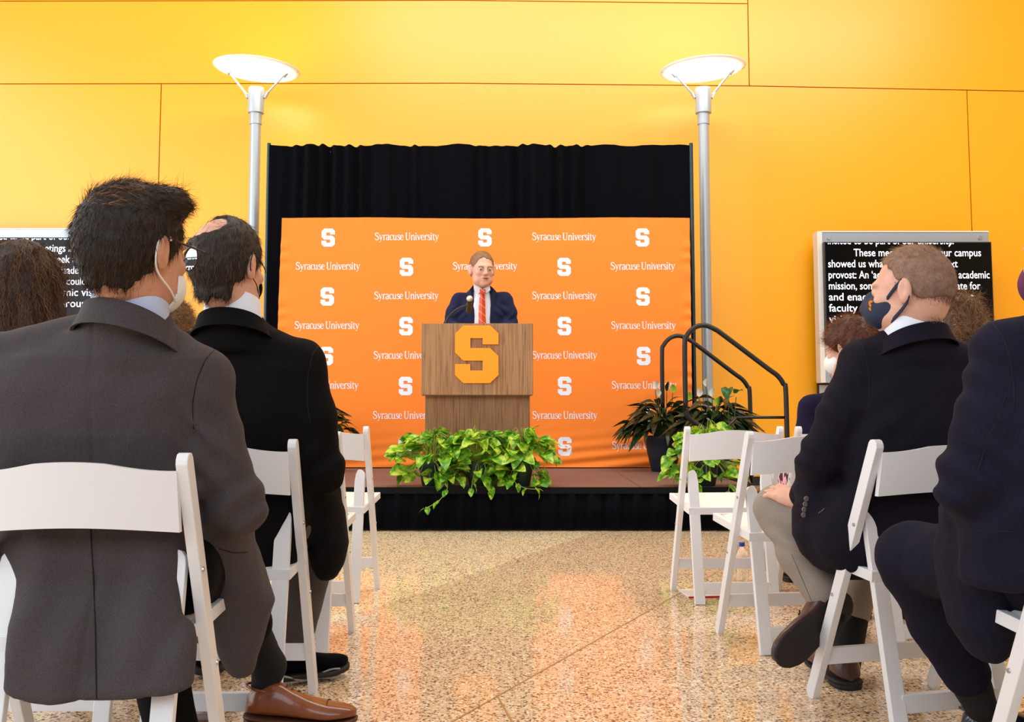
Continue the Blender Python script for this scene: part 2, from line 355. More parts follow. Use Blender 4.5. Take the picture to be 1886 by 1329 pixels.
def word(cx, cz, width, y_of):
    sc = width/TW; m = MB(); x = cx-width/2; z0 = cz-.36*sc
    for ch in TXT:
        adv, st = G[ch]
        for pts, ws in st: stroke(m, pts, ws, y_of, x, z0, sc*1.0)
        x += (adv-.02)*sc
    return m
PX = [-1.728, -.989, -.254, .489, 1.226]
for r in range(8):
    z = 2.455 - .2785*r
    for c_ in range(5):
        x = PX[c_]
        if (r+c_) % 2 == 0: o = s_mesh(x, z, .172, bdisp, 1.0).build('printed_mark', M_print)
        else: o = word(x, z, .602, bdisp).build('printed_name', M_print)
        loc(o, ban)

# ------------------------------------------------------------------ podium
pod = tag(empty('podium', (-.256, 7.85, SZ)), 'walnut veneer lectern with a big orange block S on its front', 'lectern')
m = MB(); m.box(-.645, .133, 7.68, 8.05, SZ, .957); loc(m.build('pedestal', M_wood2, bevel=.003), pod)
m = MB(); m.prism([(7.60, .957), (8.12, .957), (8.12, 1.42), (7.60, 1.487)], lambda y, z, t: (-.669+.824*t, y, z)); loc(m.build('top_box', M_wood, bevel=.003), pod)
m = MB(); m.box(-.66, .145, 7.598, 7.602, .953, .96); loc(m.build('box_edge_trim', mat('dark_trim', (.06, .03, .015), .6)), pod)  # thin dark brown strip along the box's lower front edge
m = MB(); m.prism(SN[::-1], lambda x, z, t: (-.259+x*.424*1.03, 7.60-.022*t, 1.257+z*.424)); loc(m.build('block_letter', M_logo, bevel=.0012), pod)
mic = tag(empty('gooseneck_microphone', (-.50, 7.75, 1.47)), 'handheld microphone clipped on a black gooseneck on the lectern', 'microphone')
m = MB(); a = at(822, 592, 7.75); bb = at(867, 553, 7.66)
m.tube(smoothpath([a-Vector((0, 0, .05)), a, at(833, 576, 7.74), at(848, 566, 7.71), at(858, 563, 7.69)]), .008, 8); loc(m.build('gooseneck', M_blackp, smooth=True), mic)
M_clip = mat('dark_bronze_plastic', (.05, .03, .015), .35)
m = MB(); m.tube([at(861, 562, 7.69), at(866, 560, 7.67)], .014, 10); m.tube([at(863, 573, 7.72), at(865, 556, 7.66)], [.019, .022], 14); loc(m.build('clip', M_clip, smooth=True, sharp=40), mic)
m = MB(); m.tube([at(864, 577, 7.73), at(865, 570, 7.71), at(866, 553, 7.66)], [.012, .015, .02], 14); loc(m.build('handle', M_clip, smooth=True, sharp=40), mic)
m = MB(); hc = at(865, 550, 7.655)
m.lathe([(.001, -.024), (.014, -.02), (.023, -.008), (.025, .004), (.02, .016), (.011, .023), (.001, .0255)], 18, hc); loc(m.build('grille', mat('steel_mesh', (.62, .6, .57), .35, .9, bump=(900, .8)), smooth=True), mic)

# ------------------------------------------------------------------ lamps
M_disc = mat('opal_glass_disc', (.95, .93, .9), rough=.25, emit=(1, .93, .80), es=1.0)
nt, b, N, L = nodes(M_disc)      # the lamp inside lights the middle of the glass most
tc = N('ShaderNodeTexCoord'); vl = N('ShaderNodeVectorMath'); vl.operation = 'LENGTH'; L(tc.outputs['Object'], vl.inputs[0])
rp = N('ShaderNodeMapRange'); rp.interpolation_type = 'SMOOTHSTEP'; L(vl.outputs['Value'], rp.inputs[0]); rp.inputs[1].default_value = .45; rp.inputs[2].default_value = .24; rp.inputs[3].default_value = .03; rp.inputs[4].default_value = 5.5
L(rp.outputs[0], b.inputs['Emission Strength'])
def lamp(x, tilt, label):
    Y = 10.62; root = tag(empty('pole_lamp', (x, Y, 0)), label, 'lamp', 'tall indoor pole lamps beside the stage')
    s = MB(); s.lathe([(.055, 0), (.055, 3.86)], 20); s.build('pole', M_silver, root, smooth=True, sharp=40)
    s = MB(); s.lathe([(.15, 0), (.15, .02), (.07, .04), (.06, .12)], 20); s.build('base', M_silver, root, smooth=True, sharp=40)
    s = MB(); s.lathe([(.064, 3.82), (.064, 3.96)], 20); s.build('collar', M_silver, root, smooth=True, sharp=40)
    s = MB(); s.lathe([(.084, 3.94), (.084, 4.19), (.078, 4.21), (.05, 4.215)], 24); s.build('head_housing', M_silver, root, smooth=True, sharp=40)
    T = Matrix.Translation((0, 0, 4.405)) @ Matrix.Rotation(tilt, 4, 'Y')
    for sx in (-1, 1):
        e = T @ Vector((sx*.30, 0, -.03))
        s = MB(); s.bar((sx*.09, 0, 4.10), (sx*.12, 0, 4.165), .02, .05); s.tube([(sx*.10, 0, 4.14), e], .011, 8)
        s.tube([e-Vector((sx*.02, 0, .02)), e+Vector((sx*.03, 0, .025))], [.03, .018], 10); s.tube([e+Vector((sx*.03, 0, .025)), T @ Vector((sx*.44, 0, 0))], .004, 6)
        s.build('arm', M_silver, root, smooth=True, sharp=40)
    s = MB(); s.lathe([(.001, -.06), (.12, -.055), (.25, -.038), (.36, -.016), (.43, .0), (.452, .012), (.43, .020), (.3, .04), (.15, .055), (.001, .06)], 48)
    d = s.build('glass_disc', M_disc, root, smooth=True); d.matrix_local = T
    return root
lamp(-2.69, math.radians(3.2), 'tall silver pole lamp with glowing glass disc, left of the stage')
lamp(2.01, math.radians(-3.2), 'tall silver pole lamp with glowing glass disc, right of the stage')

# ------------------------------------------------------------------ caption screens on grey boards
M_scr = mat('screen_glass', (.0015, .0015, .002), rough=.06, spec=.22)
M_txt = mat('lit_caption_text', (.8, .82, .95), rough=.5, emit=(.85, .88, 1), es=1.0)
def text_mesh(s, size, off=0):
    c = bpy.data.curves.new('t', 'FONT'); c.body = s; c.size = size; c.offset = off; c.resolution_u = 3
    o = bpy.data.objects.new('t', c); COL.objects.link(o); bpy.context.view_layer.update()
    me = bpy.data.meshes.new_from_object(o.evaluated_get(bpy.context.evaluated_depsgraph_get())); bpy.data.objects.remove(o)
    a = np.empty(len(me.vertices)*3); me.vertices.foreach_get('co', a); a = a.reshape(-1, 3)
    fs = [tuple(p.vertices) for p in me.polygons]; bpy.data.meshes.remove(me); return a, fs
LINES = ['invited to be part of our university.', '        These meetings across our campus', 'showed us what to seek in our next', 'provost: An \u2018academic leader\u2019 for the academic',
         'mission, someone who could advocate for', 'and enact an academic vision that', 'faculty could rally around and as a', 'visionary leader.']
def screen(x0, ztop, Y, label):
    W, Hh = 1.835, 1.04
    r = tag(empty('caption_screen', (x0+W/2, Y, ztop-Hh/2)), label, 'screen')
    m = MB(); m.box(-W/2, W/2, 0, .07, -Hh/2, Hh/2); m.build('casing', M_blackp, r, bevel=.004)
    m = MB(); m.box(-W/2+.012, W/2-.012, -.003, 0.001, -Hh/2+.012, Hh/2-.012); m.build('display', M_scr, r)
    H1 = 1.665/text_mesh('mission, someone who could advocate for', 1)[0][:, 0].max()
    for i, (ln, wd) in enumerate(zip(LINES, (1.385, 1.395, 1.42, 1.765, 1.66, 1.585, 1.635, .74))):
        ox = -W/2+.035+(.285 if ln.startswith(' ') else 0); ln = ln.strip(); sx = wd/text_mesh(ln, 1, .006)[0][:, 0].max(); zz = Hh/2-.038-.1215*i; pre = ''
        for wrd in ln.split(' '):
            a, fs = text_mesh(wrd, 1, .006); o0 = (text_mesh(pre+'l', 1)[0][:, 0].max()-text_mesh('l', 1)[0][:, 0].max()) if pre else 0
            v = [((p[0]+o0)*sx+ox, -.0045, zz+p[1]*H1*1.22) for p in a]; pre += wrd+' '
            if i == 0: v = [(x, y, min(z+.012, Hh/2-.013)) for x, y, z in v]     # this line has scrolled past the top edge
            me = bpy.data.meshes.new('caption_word'); me.from_pydata(v, [], fs); me.update(); link('caption_word', me, M_txt, r)
    m = MB(); m.box(-W/2+.1, W/2-.1, .07, .12, -.3, .3); m.build('wall_bracket', M_blackm, r)
    return r
screen(3.42, 2.67, 11.2, 'black screen showing white caption lines, right of the stage')
screen(-5.83, 2.72, 11.2, 'black screen showing white caption lines, left of the stage')
def board(x0, x1, z0, z1, label):
    yb = 11.29
    r = tag(empty('metal_board', ((x0+x1)/2, yb, z0)), label, 'board'); W = x1-x0; Hh = z1-z0
    m = MB(); m.box(-W/2+.05, W/2, 0, .02, 0, Hh); m.build('plate', M_board, r, bevel=.003)
    m = MB(); m.box(-W/2, -W/2+.055, -.015, .15, 0, Hh); m.build('edge_strip', mat('pale_strip', (.75, .73, .68), .5), r, bevel=.003)
    m = MB(); m.box(-W/2+.055, W/2, -.008, 0, Hh-.008, Hh+.004); m.build('painted_lit_edge', mat('lit_edge_paint', (.75, .78, .8), .4), r)  # lit top of the board, painted as a pale strip
    for x in (-W/2+.13, W/2-.1):
        for z in (Hh-.07, .08):
            m = MB(); m.tube([(x, -.014, z), (x, wy((x0+x1)/2+x)-yb-.004, z)], .022, 14); m.build('standoff_bolt', M_steel, r, smooth=True, sharp=40)
    return r
board(3.37, 5.27, 1.13, 2.80, 'grey metal mounting board behind the right-hand screen')
board(-5.95, -4.05, 1.13, 2.83, 'grey metal mounting board behind the left-hand screen')
r = tag(empty('framed_notice', (3.56, wy(3.5)-.1, .7)), 'small black-framed notice under the right-hand grey board', 'notice')
m = MB(); m.box(-.16, .3, 0, .03, 0, .43); m.build('frame', M_blackp, r, bevel=.003)
m = MB(); m.box(-.14, .28, -.003, .0, .02, .41); m.build('sheet', mat('pale_sheet', (.6, .63, .68), .6), r)
m = MB(); m.box(-.1, .1, .03, .1, .1, .3); m.build('wall_mount', M_blackp, r)

# ------------------------------------------------------------------ stair with handrails
st = tag(empty('stage_stair', (1.95, 8.6, 0)), 'black portable step unit at the right end of the stage', 'steps')
m = MB(); m.box(1.74, 2.0, 8.08, 9.18, .17, .20); m.box(2.0, 2.26, 8.08, 9.18, .03, .06)
loc(m.build('tread', M_blackp, bevel=.004), st)
for y in (8.10, 9.16):
    m = MB(); m.bar((1.76, y, .27), (2.28, y, .03), .03, .05); m.bar((1.8, y, 0), (1.8, y, .27), .03, .03); m.bar((2.24, y, 0), (2.24, y, .08), .03, .03); loc(m.build('stringer', M_blackm), st)
def rail(Y, label):
    r = tag(empty('stair_handrail', (1.9, Y, 0)), label, 'handrail', 'tube handrails of the stage steps')
    k = (1.345, 1.53); P = [(1.345, .84), (1.345, 1.34), (1.36, 1.42), (1.42, 1.485), (1.50, 1.505), (1.58, 1.475), (1.66, 1.42), (1.98, 1.175), (2.06, 1.115), (2.105, 1.05), (2.125, .96), (2.125, .2)]
    m = MB(); m.tube(smoothpath([(x, Y, z) for x, z in P], 5), .0195, 12); loc(m.build('rail_tube', M_blackm, smooth=True), r)
    P = [(1.345, .86), (1.36, .80), (1.42, .745), (1.55, .665), (1.66, .57), (1.76, .47), (1.80, .33), (1.80, .20)]
    m = MB(); m.tube(smoothpath([(x, Y, z) for x, z in P], 5), .0195, 12); loc(m.build('lower_tube', M_blackm, smooth=True), r)
    m = MB(); m.tube([(1.74, Y, .79), (2.125, Y, .79)], .012, 10); m.tube([(1.74, Y, .79), (1.60, Y, .64)], .012, 10); loc(m.build('crossbar', M_blackm, smooth=True), r)
    return r
rail(8.02, 'black tube handrail of the stage steps, nearer the audience')
rail(9.24, 'black tube handrail of the stage steps, nearer the wall')

# ------------------------------------------------------------------ chairs
def make_chair():
    r = empty('folding_chair')
    for sx in (-1, 1):
        x = sx*.212
        m = MB()    # tall post: foot in front, rounded top at the back
        a, b = Vector((x, .20, 0)), Vector((x, -.17, .785)); t = (b-a).normalized(); nrm = Vector((0, t.z, -t.y)); Ln = (b-a).length
        prof = [(0, -.020), (0, .0)] ; pr = []
        pr = [(0-.020*.47*1, -.02), (.0+.02*.47, .02)]
        pts = [(-.0095, -.020), (.0095, .020), (Ln-.016, .020), (Ln-.006, .016), (Ln, .006), (Ln+.002, -.004), (Ln-.004, -.014), (Ln-.014, -.020)]
        m.prism(pts, lambda u, d, k: a + t*u + nrm*d + Vector(((k-.5)*.024, 0, 0))); m.build('post', M_white, r, bevel=.002)
        m = MB(); x2 = sx*.168
        a2, b2 = Vector((x2, -.17, 0)), Vector((x2, -.055, .585)); t2 = (b2-a2).normalized(); n2 = Vector((0, t2.z, -t2.y)); L2 = (b2-a2).length
        o_, i_ = .023*sx, -.023*sx
        pts = [(-.023, 0), (.023, 0), (.023, L2-.03), (.021, L2-.016), (.012, L2-.004), (0, L2), (-.010, L2-.003), (-.018, L2-.02), (-.023, L2-.06)]
        m.prism(pts, lambda u, d, k: a2 + Vector((u*sx*1.0, 0, 0)) + t2*d + n2*((k-.5)*.022)); m.build('leg', M_white, r, bevel=.002)
        for (yy, zz) in ((-.065, .545), (.055, .33)):
            m = MB(); m.tube([(x+sx*.010, yy, zz), (x+sx*.0155, yy, zz)], [.006, .005], 8); m.build('screw', M_steel, r, smooth=True, sharp=40)
    for (y, z, h, hw) in ((-.155, .07, .05, .155), (.137, .135, .048, .20)):
        m = MB(); m.box(-hw, hw, y-.011, y+.011, z-h/2, z+h/2); m.build('stretcher', M_white, r, bevel=.002)
    m = MB()
    for sx in (-1, 1): m.bar((sx*.188, -.105, .404), (sx*.203, .25, .442), .030, .020, up=(1, 0, 0))
    m.box(-.205, .205, .225, .25, .424, .456); m.box(-.19, .19, -.105, -.083, .388, .42); m.build('seat_frame', M_white, r, bevel=.002)
    v, f = cloth_grid(14, 14, lambda u, t: (-.182+.364*u, -.088+.328*t, .416+.036*t+.018*(1-abs(2*u-1)**6)*(1-abs(2*t-1)**6)))
    n = len(v); v2 = v + [(x, y, .400+.045*(y+.088)/.328) for x, y, z in v]
    rim = [i for i in range(15)] + [15*j+14 for j in range(1, 15)] + [14*15+i for i in range(13, -1, -1)] + [15*j for j in range(13, 0, -1)]
    f2 = f + [tuple(i+n for i in q[::-1]) for q in f] + [(rim[k], rim[(k+1) % len(rim)], rim[(k+1) % len(rim)]+n, rim[k]+n)[::-1] for k in range(len(rim))]
    o = rawmesh('seat_pad', v2, f2, M_pad, r); o.data.set_sharp_from_angle(angle=math.radians(50))
    # curved slat with shaped edges
    v = []; n = 24
    for i in range(n+1):
        u = i/n*2-1; x = u*.202; yb = -.030*(1-u*u)
        zt = .752+.019*math.cos(u*PI/2)**1.2 + (.004*math.cos(u*PI*1.5) if abs(u) > .33 else 0); zb = .630+.012*math.cos(u*PI/2)
        for z in (zb, zt):
            yc = -.148+(.7-z)*.47*.5+yb-.012
            for dy in (-.008, .008): v.append((x, yc+dy, z))
    f = []
    for i in range(n):
        a = i*4; b = a+4
        f += [(a, b, b+2, a+2), (a+1, a+3, b+3, b+1), (a, a+1, b+1, b), (a+2, b+2, b+3, a+3)]
    f += [(0, 2, 3, 1), (n*4, n*4+1, n*4+3, n*4+2)]
    m = MB(); m.add(v, f); m.build('backrest', M_white, r, smooth=True, sharp=50)
    return r
proto = make_chair(); first = [True]
def chair(x, y, yaw, label):
    c = proto if first[0] else copy_tree(proto); first[0] = False
    c.location = (x, y, 0); c.rotation_euler = (0, 0, math.radians(yaw)); return tag(c, label, 'chair', 'white folding chairs facing the stage')
chair(-.86, 2.22, 0, 'white folding chair under the man in the charcoal suit, nearest on the left')
chair(-.825, 3.07, 0, 'white folding chair under the balding man in the black suit')
chair(-1.295, 3.07, 1, 'white folding chair under the long-haired person at the left edge')
chair(-.84, 3.92, -1, 'empty white folding chair half hidden behind the man in the black suit')
chair(-1.31, 3.92, -1, 'white folding chair under the curly-haired person on the left')
chair(-.868, 4.88, -2, 'empty white folding chair closest to the stage on the left of the aisle')
chair(.993, 4.845, 3, 'empty white folding chair closest to the stage on the right of the aisle')
chair(1.50, 4.87, 3, 'white folding chair under the auburn-haired person, right of the aisle')
chair(1.043, 3.93, 8, 'empty white folding chair in the second row, right of the aisle')
chair(1.53, 3.97, 8, 'white folding chair under the person with messy blond-brown hair')
chair(1.168, 3.08, 15, 'white folding chair under the man with the navy face mask')
chair(1.266, 2.18, 8, 'white folding chair at the right edge under the nearest man in navy')
# ================================================================== people: bodies and clothes grown from distance fields
def smin(a, b, k):
    h = np.clip(.5+.5*(b-a)/k, 0, 1); return b*(1-h)+a*h-k*h*(1-h)
def seglen(lo, hi, fine, f, c):
    """axis coordinates between lo and hi: step f inside the fine spans, c elsewhere"""
    xs = [lo]; 
    while xs[-1] < hi:
        x = xs[-1]; d = min([0 if a-.004 <= x <= b+.004 else min(abs(x-a), abs(x-b)) for a, b in fine] or [9])
        xs.append(x + min(c, f + d*.35))
    return np.array(xs, dtype=np.float32)
class Vol:
    def __init__(s, lo, hi, fine=(), f=.004, c=.012):
        ax = []
        for i in range(3):
            ax.append(seglen(lo[i], hi[i], [(a[i], b[i]) for a, b in fine], f, c))
        s.ax = ax; s.D = np.full([len(a) for a in ax], 1., np.float32)
    def _sub(s, lo, hi, m):
        sl = []
        for i in range(3):
            a = np.searchsorted(s.ax[i], lo[i]-m); b = np.searchsorted(s.ax[i], hi[i]+m); sl.append(slice(a, max(b, a)))
        sl = tuple(sl); X = s.ax[0][sl[0]][:, None, None]; Y = s.ax[1][sl[1]][None, :, None]; Z = s.ax[2][sl[2]][None, None, :]
        return sl, X, Y, Z
    def put(s, fn, lo, hi, k=.02, op='u'):
        sl, X, Y, Z = s._sub(lo, hi, k+.03)
        if 0 in s.D[sl].shape: return s
        d = fn(X, Y, Z); 
        if op == 'u': s.D[sl] = smin(s.D[sl], d, k)
        elif op == 's': s.D[sl] = -smin(-s.D[sl], d, k)
        elif op == 'i': s.D[sl] = -smin(-s.D[sl], -d, k)
        elif op == 'd': s.D[sl] = s.D[sl] + d
        return s
    def cap(s, a, b, ra, rb=None, k=.02, op='u'):
        rb = ra if rb is None else rb; a = np.array(a, float); b = np.array(b, float); ab = b-a; L2 = max(ab@ab, 1e-9)
        def fn(X, Y, Z):
            x, y, z = X-a[0], Y-a[1], Z-a[2]; t = np.clip((x*ab[0]+y*ab[1]+z*ab[2])/L2, 0, 1)
            return np.sqrt((x-t*ab[0])**2+(y-t*ab[1])**2+(z-t*ab[2])**2) - (ra+(rb-ra)*t)
        r = max(ra, rb); return s.put(fn, np.minimum(a, b)-r, np.maximum(a, b)+r, k, op)
    def chain(s, pts, rs, k=.02):
        for i in range(len(pts)-1): s.cap(pts[i], pts[i+1], rs[i], rs[i+1], k)
        return s
    def ell(s, c, r, R=None, k=.02, op='u'):
        c = np.array(c, float); r = np.array(r, float); R = np.eye(3) if R is None else np.array(R)   # R columns: local axes in the world
        def fn(X, Y, Z):
            x, y, z = X-c[0], Y-c[1], Z-c[2]
            q = [(x*R[0, i]+y*R[1, i]+z*R[2, i])/r[i] for i in range(3)]
            k0 = np.sqrt(q[0]**2+q[1]**2+q[2]**2); k1 = np.sqrt((q[0]/r[0])**2+(q[1]/r[1])**2+(q[2]/r[2])**2)+1e-6
            return k0*(k0-1)/k1
        e = np.sqrt(((R*r)**2).sum(1)); return s.put(fn, c-e, c+e, k, op)
    def loft(s, secs, n=2.4, k=.02, op='u'):
        """secs: (z, cx, cy, half width, half depth), any order in z"""
        S = np.array(sorted(secs), float); z0, z1 = S[0, 0], S[-1, 0]
        def fn(X, Y, Z):
            zc = np.clip(Z.ravel(), z0, z1); g = lambda i: np.interp(zc, S[:, 0], S[:, i])[None, None, :].astype(np.float32)
            # soften the linear interpolation
            cx, cy, hw, hd = g(1), g(2), g(3), g(4)
            qx = np.abs(X-cx)/hw; qy = np.abs(Y-cy)/hd; rho = (qx**n+qy**n)**(1/n)
            d = (rho-1)*np.minimum(hw, hd)*.95
            dz = np.maximum(Z-z1, z0-Z)
            return -smin(-d, -dz, .02)
        lo = (min(S[:, 1]-S[:, 3]), min(S[:, 2]-S[:, 4]), z0); hi = (max(S[:, 1]+S[:, 3]), max(S[:, 2]+S[:, 4]), z1)
        return s.put(fn, lo, hi, k, op)
    def wrinkle(s, amp, freq, seed, n=7, zst=.6):
        r = np.random.RandomState(seed); X = s.ax[0][:, None, None]; Y = s.ax[1][None, :, None]; Z = s.ax[2][None, None, :]
        band = np.abs(s.D) < .05
        ii = np.nonzero(band); x, y, z = s.ax[0][ii[0]], s.ax[1][ii[1]], s.ax[2][ii[2]]
        wx = x+.03*np.sin(z*13+seed)+.02*np.sin(y*21); wz = z+.03*np.sin(x*15+seed*2)
        t = 0
        for i in range(n):
            v = r.normal(size=3); v[2] *= zst; v /= np.linalg.norm(v); f = freq*(.6+r.rand()*1.0)
            q = np.sin((wx*v[0]+y*v[1]+wz*v[2])*f+r.rand()*6); t = t+(1-np.abs(q))**2*np.sign(r.rand()-.4)*(freq/f)
        s.D[ii] -= (amp*t/np.sqrt(n)).astype(np.float32); return s
    def groove(s, fn_d, w, depth):       # fn_d(x,y,z)->signed distance to a sheet; carves a thin line
        ii = np.nonzero(np.abs(s.D) < .03); x, y, z = s.ax[0][ii[0]], s.ax[1][ii[1]], s.ax[2][ii[2]]
        s.D[ii] += (depth*np.exp(-(fn_d(x, y, z)/w)**2)).astype(np.float32); return s
    def mesh(s):
        D = s.D; I = D < 0; nx, ny, nz = D.shape
        c = [I[i:nx-1+i, j:ny-1+j, k:nz-1+k] for i in (0, 1) for j in (0, 1) for k in (0, 1)]
        cnt = sum(a.astype(np.int8) for a in c); act = (cnt > 0) & (cnt < 8)
        ii = np.array(np.nonzero(act)).T; idx = -np.ones(act.shape, np.int64); idx[act] = np.arange(len(ii))
        acc = np.zeros((len(ii), 3)); nn = np.zeros(len(ii)); A = s.ax
        corners = [(i, j, k) for i in (0, 1) for j in (0, 1) for k in (0, 1)]
        val = {q: D[ii[:, 0]+q[0], ii[:, 1]+q[1], ii[:, 2]+q[2]] for q in corners}
        for q in corners:
            for ax in range(3):
                if q[ax]: continue
                q2 = list(q); q2[ax] = 1; q2 = tuple(q2); a, b = val[q], val[q2]; m = (a < 0) != (b < 0)
                t = np.where(m, a/(a-b+1e-12), 0); 
                p = np.stack([A[d][ii[:, d]+q[d]] for d in range(3)], 1).astype(float)
                p[:, ax] += t*(A[ax][ii[:, ax]+1]-A[ax][ii[:, ax]]); acc[m] += p[m]; nn[m] += 1
        V = acc/nn[:, None]; F = []
        for ax in range(3):
            o1, o2 = [(1, 2), (2, 0), (0, 1)][ax]
            sh = [slice(1, -1)]*3; sh[ax] = slice(0, -1); a = I[tuple(sh)]; sh2 = list(sh); sh2[ax] = slice(1, None); b = I[tuple(sh2)]
            e = np.array(np.nonzero(a != b)).T
            if not len(e): continue
            off = np.ones(3, int); off[ax] = 0; e0 = e+off; flip = a[a != b]
            def cell(d1, d2):
                q = e0.copy(); q[:, o1] -= d1; q[:, o2] -= d2; return idx[q[:, 0], q[:, 1], q[:, 2]]
            f = np.stack([cell(1, 1), cell(0, 1), cell(0, 0), cell(1, 0)], 1); f[~flip] = f[~flip][:, ::-1]; F.append(f)
        F = np.concatenate(F); F = F[(F >= 0).all(1)]
        return V, F
def npmesh(name, V, F, m=None, parent=None, smooth=True):
    me = bpy.data.meshes.new(name); F = np.asarray(F); V = np.asarray(V, np.float32); k = F.shape[1]
    me.vertices.add(len(V)); me.vertices.foreach_set('co', V.ravel()); me.loops.add(F.size); me.polygons.add(len(F))
    me.loops.foreach_set('vertex_index', F.ravel().astype(np.int32)); me.polygons.foreach_set('loop_start', (np.arange(len(F))*k).astype(np.int32))
    me.update(calc_edges=True); me.validate()
    if smooth: me.shade_smooth()
    return link(name, me, m, parent)
def keep_big(V, F, frac=.02):
    """drop loose crumbs of the field"""
    n = len(V); lab = np.arange(n)
    E = np.concatenate([F[:, [0, 1]], F[:, [1, 2]], F[:, [2, 3]]])
    while True:
        m = np.minimum(lab[E[:, 0]], lab[E[:, 1]]); new = lab.copy(); np.minimum.at(new, E[:, 0], m); np.minimum.at(new, E[:, 1], m); new = new[new]; new = new[new]
        if (new == lab).all(): break
        lab = new
    u, c = np.unique(lab, return_counts=True); ok = np.isin(lab, u[c > frac*n])
    mp = np.cumsum(ok)-1; F = F[ok[F[:, 0]]]; return V[ok], mp[F]
def volmesh(name, vol, m, root, big=.05):
    V, F = vol.mesh()
    if big: V, F = keep_big(V, F, big)
    V = V - np.array(root.location); return npmesh(name, V, F, m, root)

def strands(name, root, starts, dirs, length, width, m, nseg=4, grav=.0, curl=.0, curlf=60, seed=1, normals=None, lift=0, taper=True, ctr=None, push=None):
    """hair as many narrow ribbons in one mesh"""
    r = np.random.RandomState(seed); n = len(starts); P = np.array(starts, float); D = np.array(dirs, float); L = length*(.6+.7*r.rand(n))[:, None]
    side = np.cross(D, r.normal(size=(n, 3))); side /= np.linalg.norm(side, axis=1)[:, None]+1e-9
    up = np.cross(side, D); ph = r.rand(n)*6.28; V = []; 
    for i in range(nseg+1):
        t = i/nseg; w_ = width*(1-.85*t if taper else 1)*(.7+.6*r.rand(n))[:, None] if i == 0 else w0*(1-.8*t if taper else 1)
        if i == 0: w0 = w_
        c = P.copy()
        if curl: c = c + (side*np.sin(ph+t*curlf)[:, None]+up*np.cos(ph+t*curlf)[:, None])*curl*t**.5
        V.append(c-side*w_/2); V.append(c+side*w_/2)
        D[:, 2] -= grav/nseg; D /= np.linalg.norm(D, axis=1)[:, None]
        P = P + D*L/nseg
        if push: P = push(P)
    V = np.stack(V, 1).reshape(-1, 3); b = np.arange(n)[:, None]*(2*(nseg+1)); F = []
    for i in range(nseg): F.append(np.concatenate([b+2*i, b+2*i+1, b+2*i+3, b+2*i+2], 1))
    o = npmesh(name, V-np.array(root.location), np.concatenate(F), m, root); o['kind'] = 'stuff'; return o
def hair_mat(name, c1, c2, rough=.45):
    m = mat(name, c1, rough=rough, spec=.2); nt, b, N, L = nodes(m)
    g = N('ShaderNodeNewGeometry'); rp = N('ShaderNodeValToRGB'); e = rp.color_ramp.elements
    e[0].color = (*c1, 1); e[1].color = (*c2, 1); L(g.outputs['Random Per Island'], rp.inputs[0]); L(rp.outputs[0], b.inputs['Base Color'])
    return m
def skin_mat(name, c, c2):
    m = mat(name, c, rough=.5, var=(38, c2, .5), bump=(260, .15)); b = m.node_tree.nodes['Principled BSDF']
    b.inputs['Subsurface Weight'].default_value = .12; b.inputs['Subsurface Radius'].default_value = (1, .3, .15); b.inputs['Subsurface Scale'].default_value = .012
    return m
M_skin = skin_mat('skin', (.60, .30, .19), (.52, .21, .14))
M_skin2 = skin_mat('skin_pale', (.72, .40, .28), (.62, .27, .20))
def suit_mat(name, c, c2=None, rough=.85, sheen=.12, weave=700):
    m = mat(name, c, rough=rough, sheen=sheen, spec=.12); nt, b, N, L = nodes(m); b.inputs['Sheen Tint'].default_value = (*[min(1, x*6+.1) for x in c], 1)
    tc = N('ShaderNodeTexCoord'); 
    w1 = N('ShaderNodeTexNoise'); w1.inputs['Scale'].default_value = weave; w1.inputs['Detail'].default_value = 2; L(tc.outputs['Object'], w1.inputs['Vector'])
    bp = N('ShaderNodeBump'); bp.inputs['Strength'].default_value = .35; bp.inputs['Distance'].default_value = .001; L(w1.outputs['Fac'], bp.inputs['Height']); L(bp.outputs['Normal'], b.inputs['Normal'])
    mx = N('ShaderNodeMix'); mx.data_type = 'RGBA'; mx.inputs['A'].default_value = (*c, 1); mx.inputs['B'].default_value = (*(c2 or [x*1.7 for x in c]), 1)
    mr = N('ShaderNodeMapRange'); mr.inputs[1].default_value = .4; mr.inputs[2].default_value = .65; L(w1.outputs['Fac'], mr.inputs[0]); L(mr.outputs[0], mx.inputs['Factor']); L(mx.outputs['Result'], b.inputs['Base Color'])
    return m
def sub(a, b): return np.array(a, float)-np.array(b, float)
def Rz(deg, pitch=0, roll=0):
    return np.array(Matrix.Rotation(math.radians(deg), 3, 'Z') @ Matrix.Rotation(math.radians(pitch), 3, 'X') @ Matrix.Rotation(math.radians(roll), 3, 'Y'))
def yoke(V, neck, Nk, w1=.080):
    n, k = Vector(neck), Vector(Nk)
    V.loft([(k.z-.07, k.x, k.y, .150, .105), (k.z-.01, k.x*.7+n.x*.3, k.y*.7+n.y*.3, .112, .098), (n.z-.042, n.x, n.y+.002, w1+.010, w1+.006), (n.z-.006, n.x, n.y+.004, w1, w1-.002)], 2.0, .03)
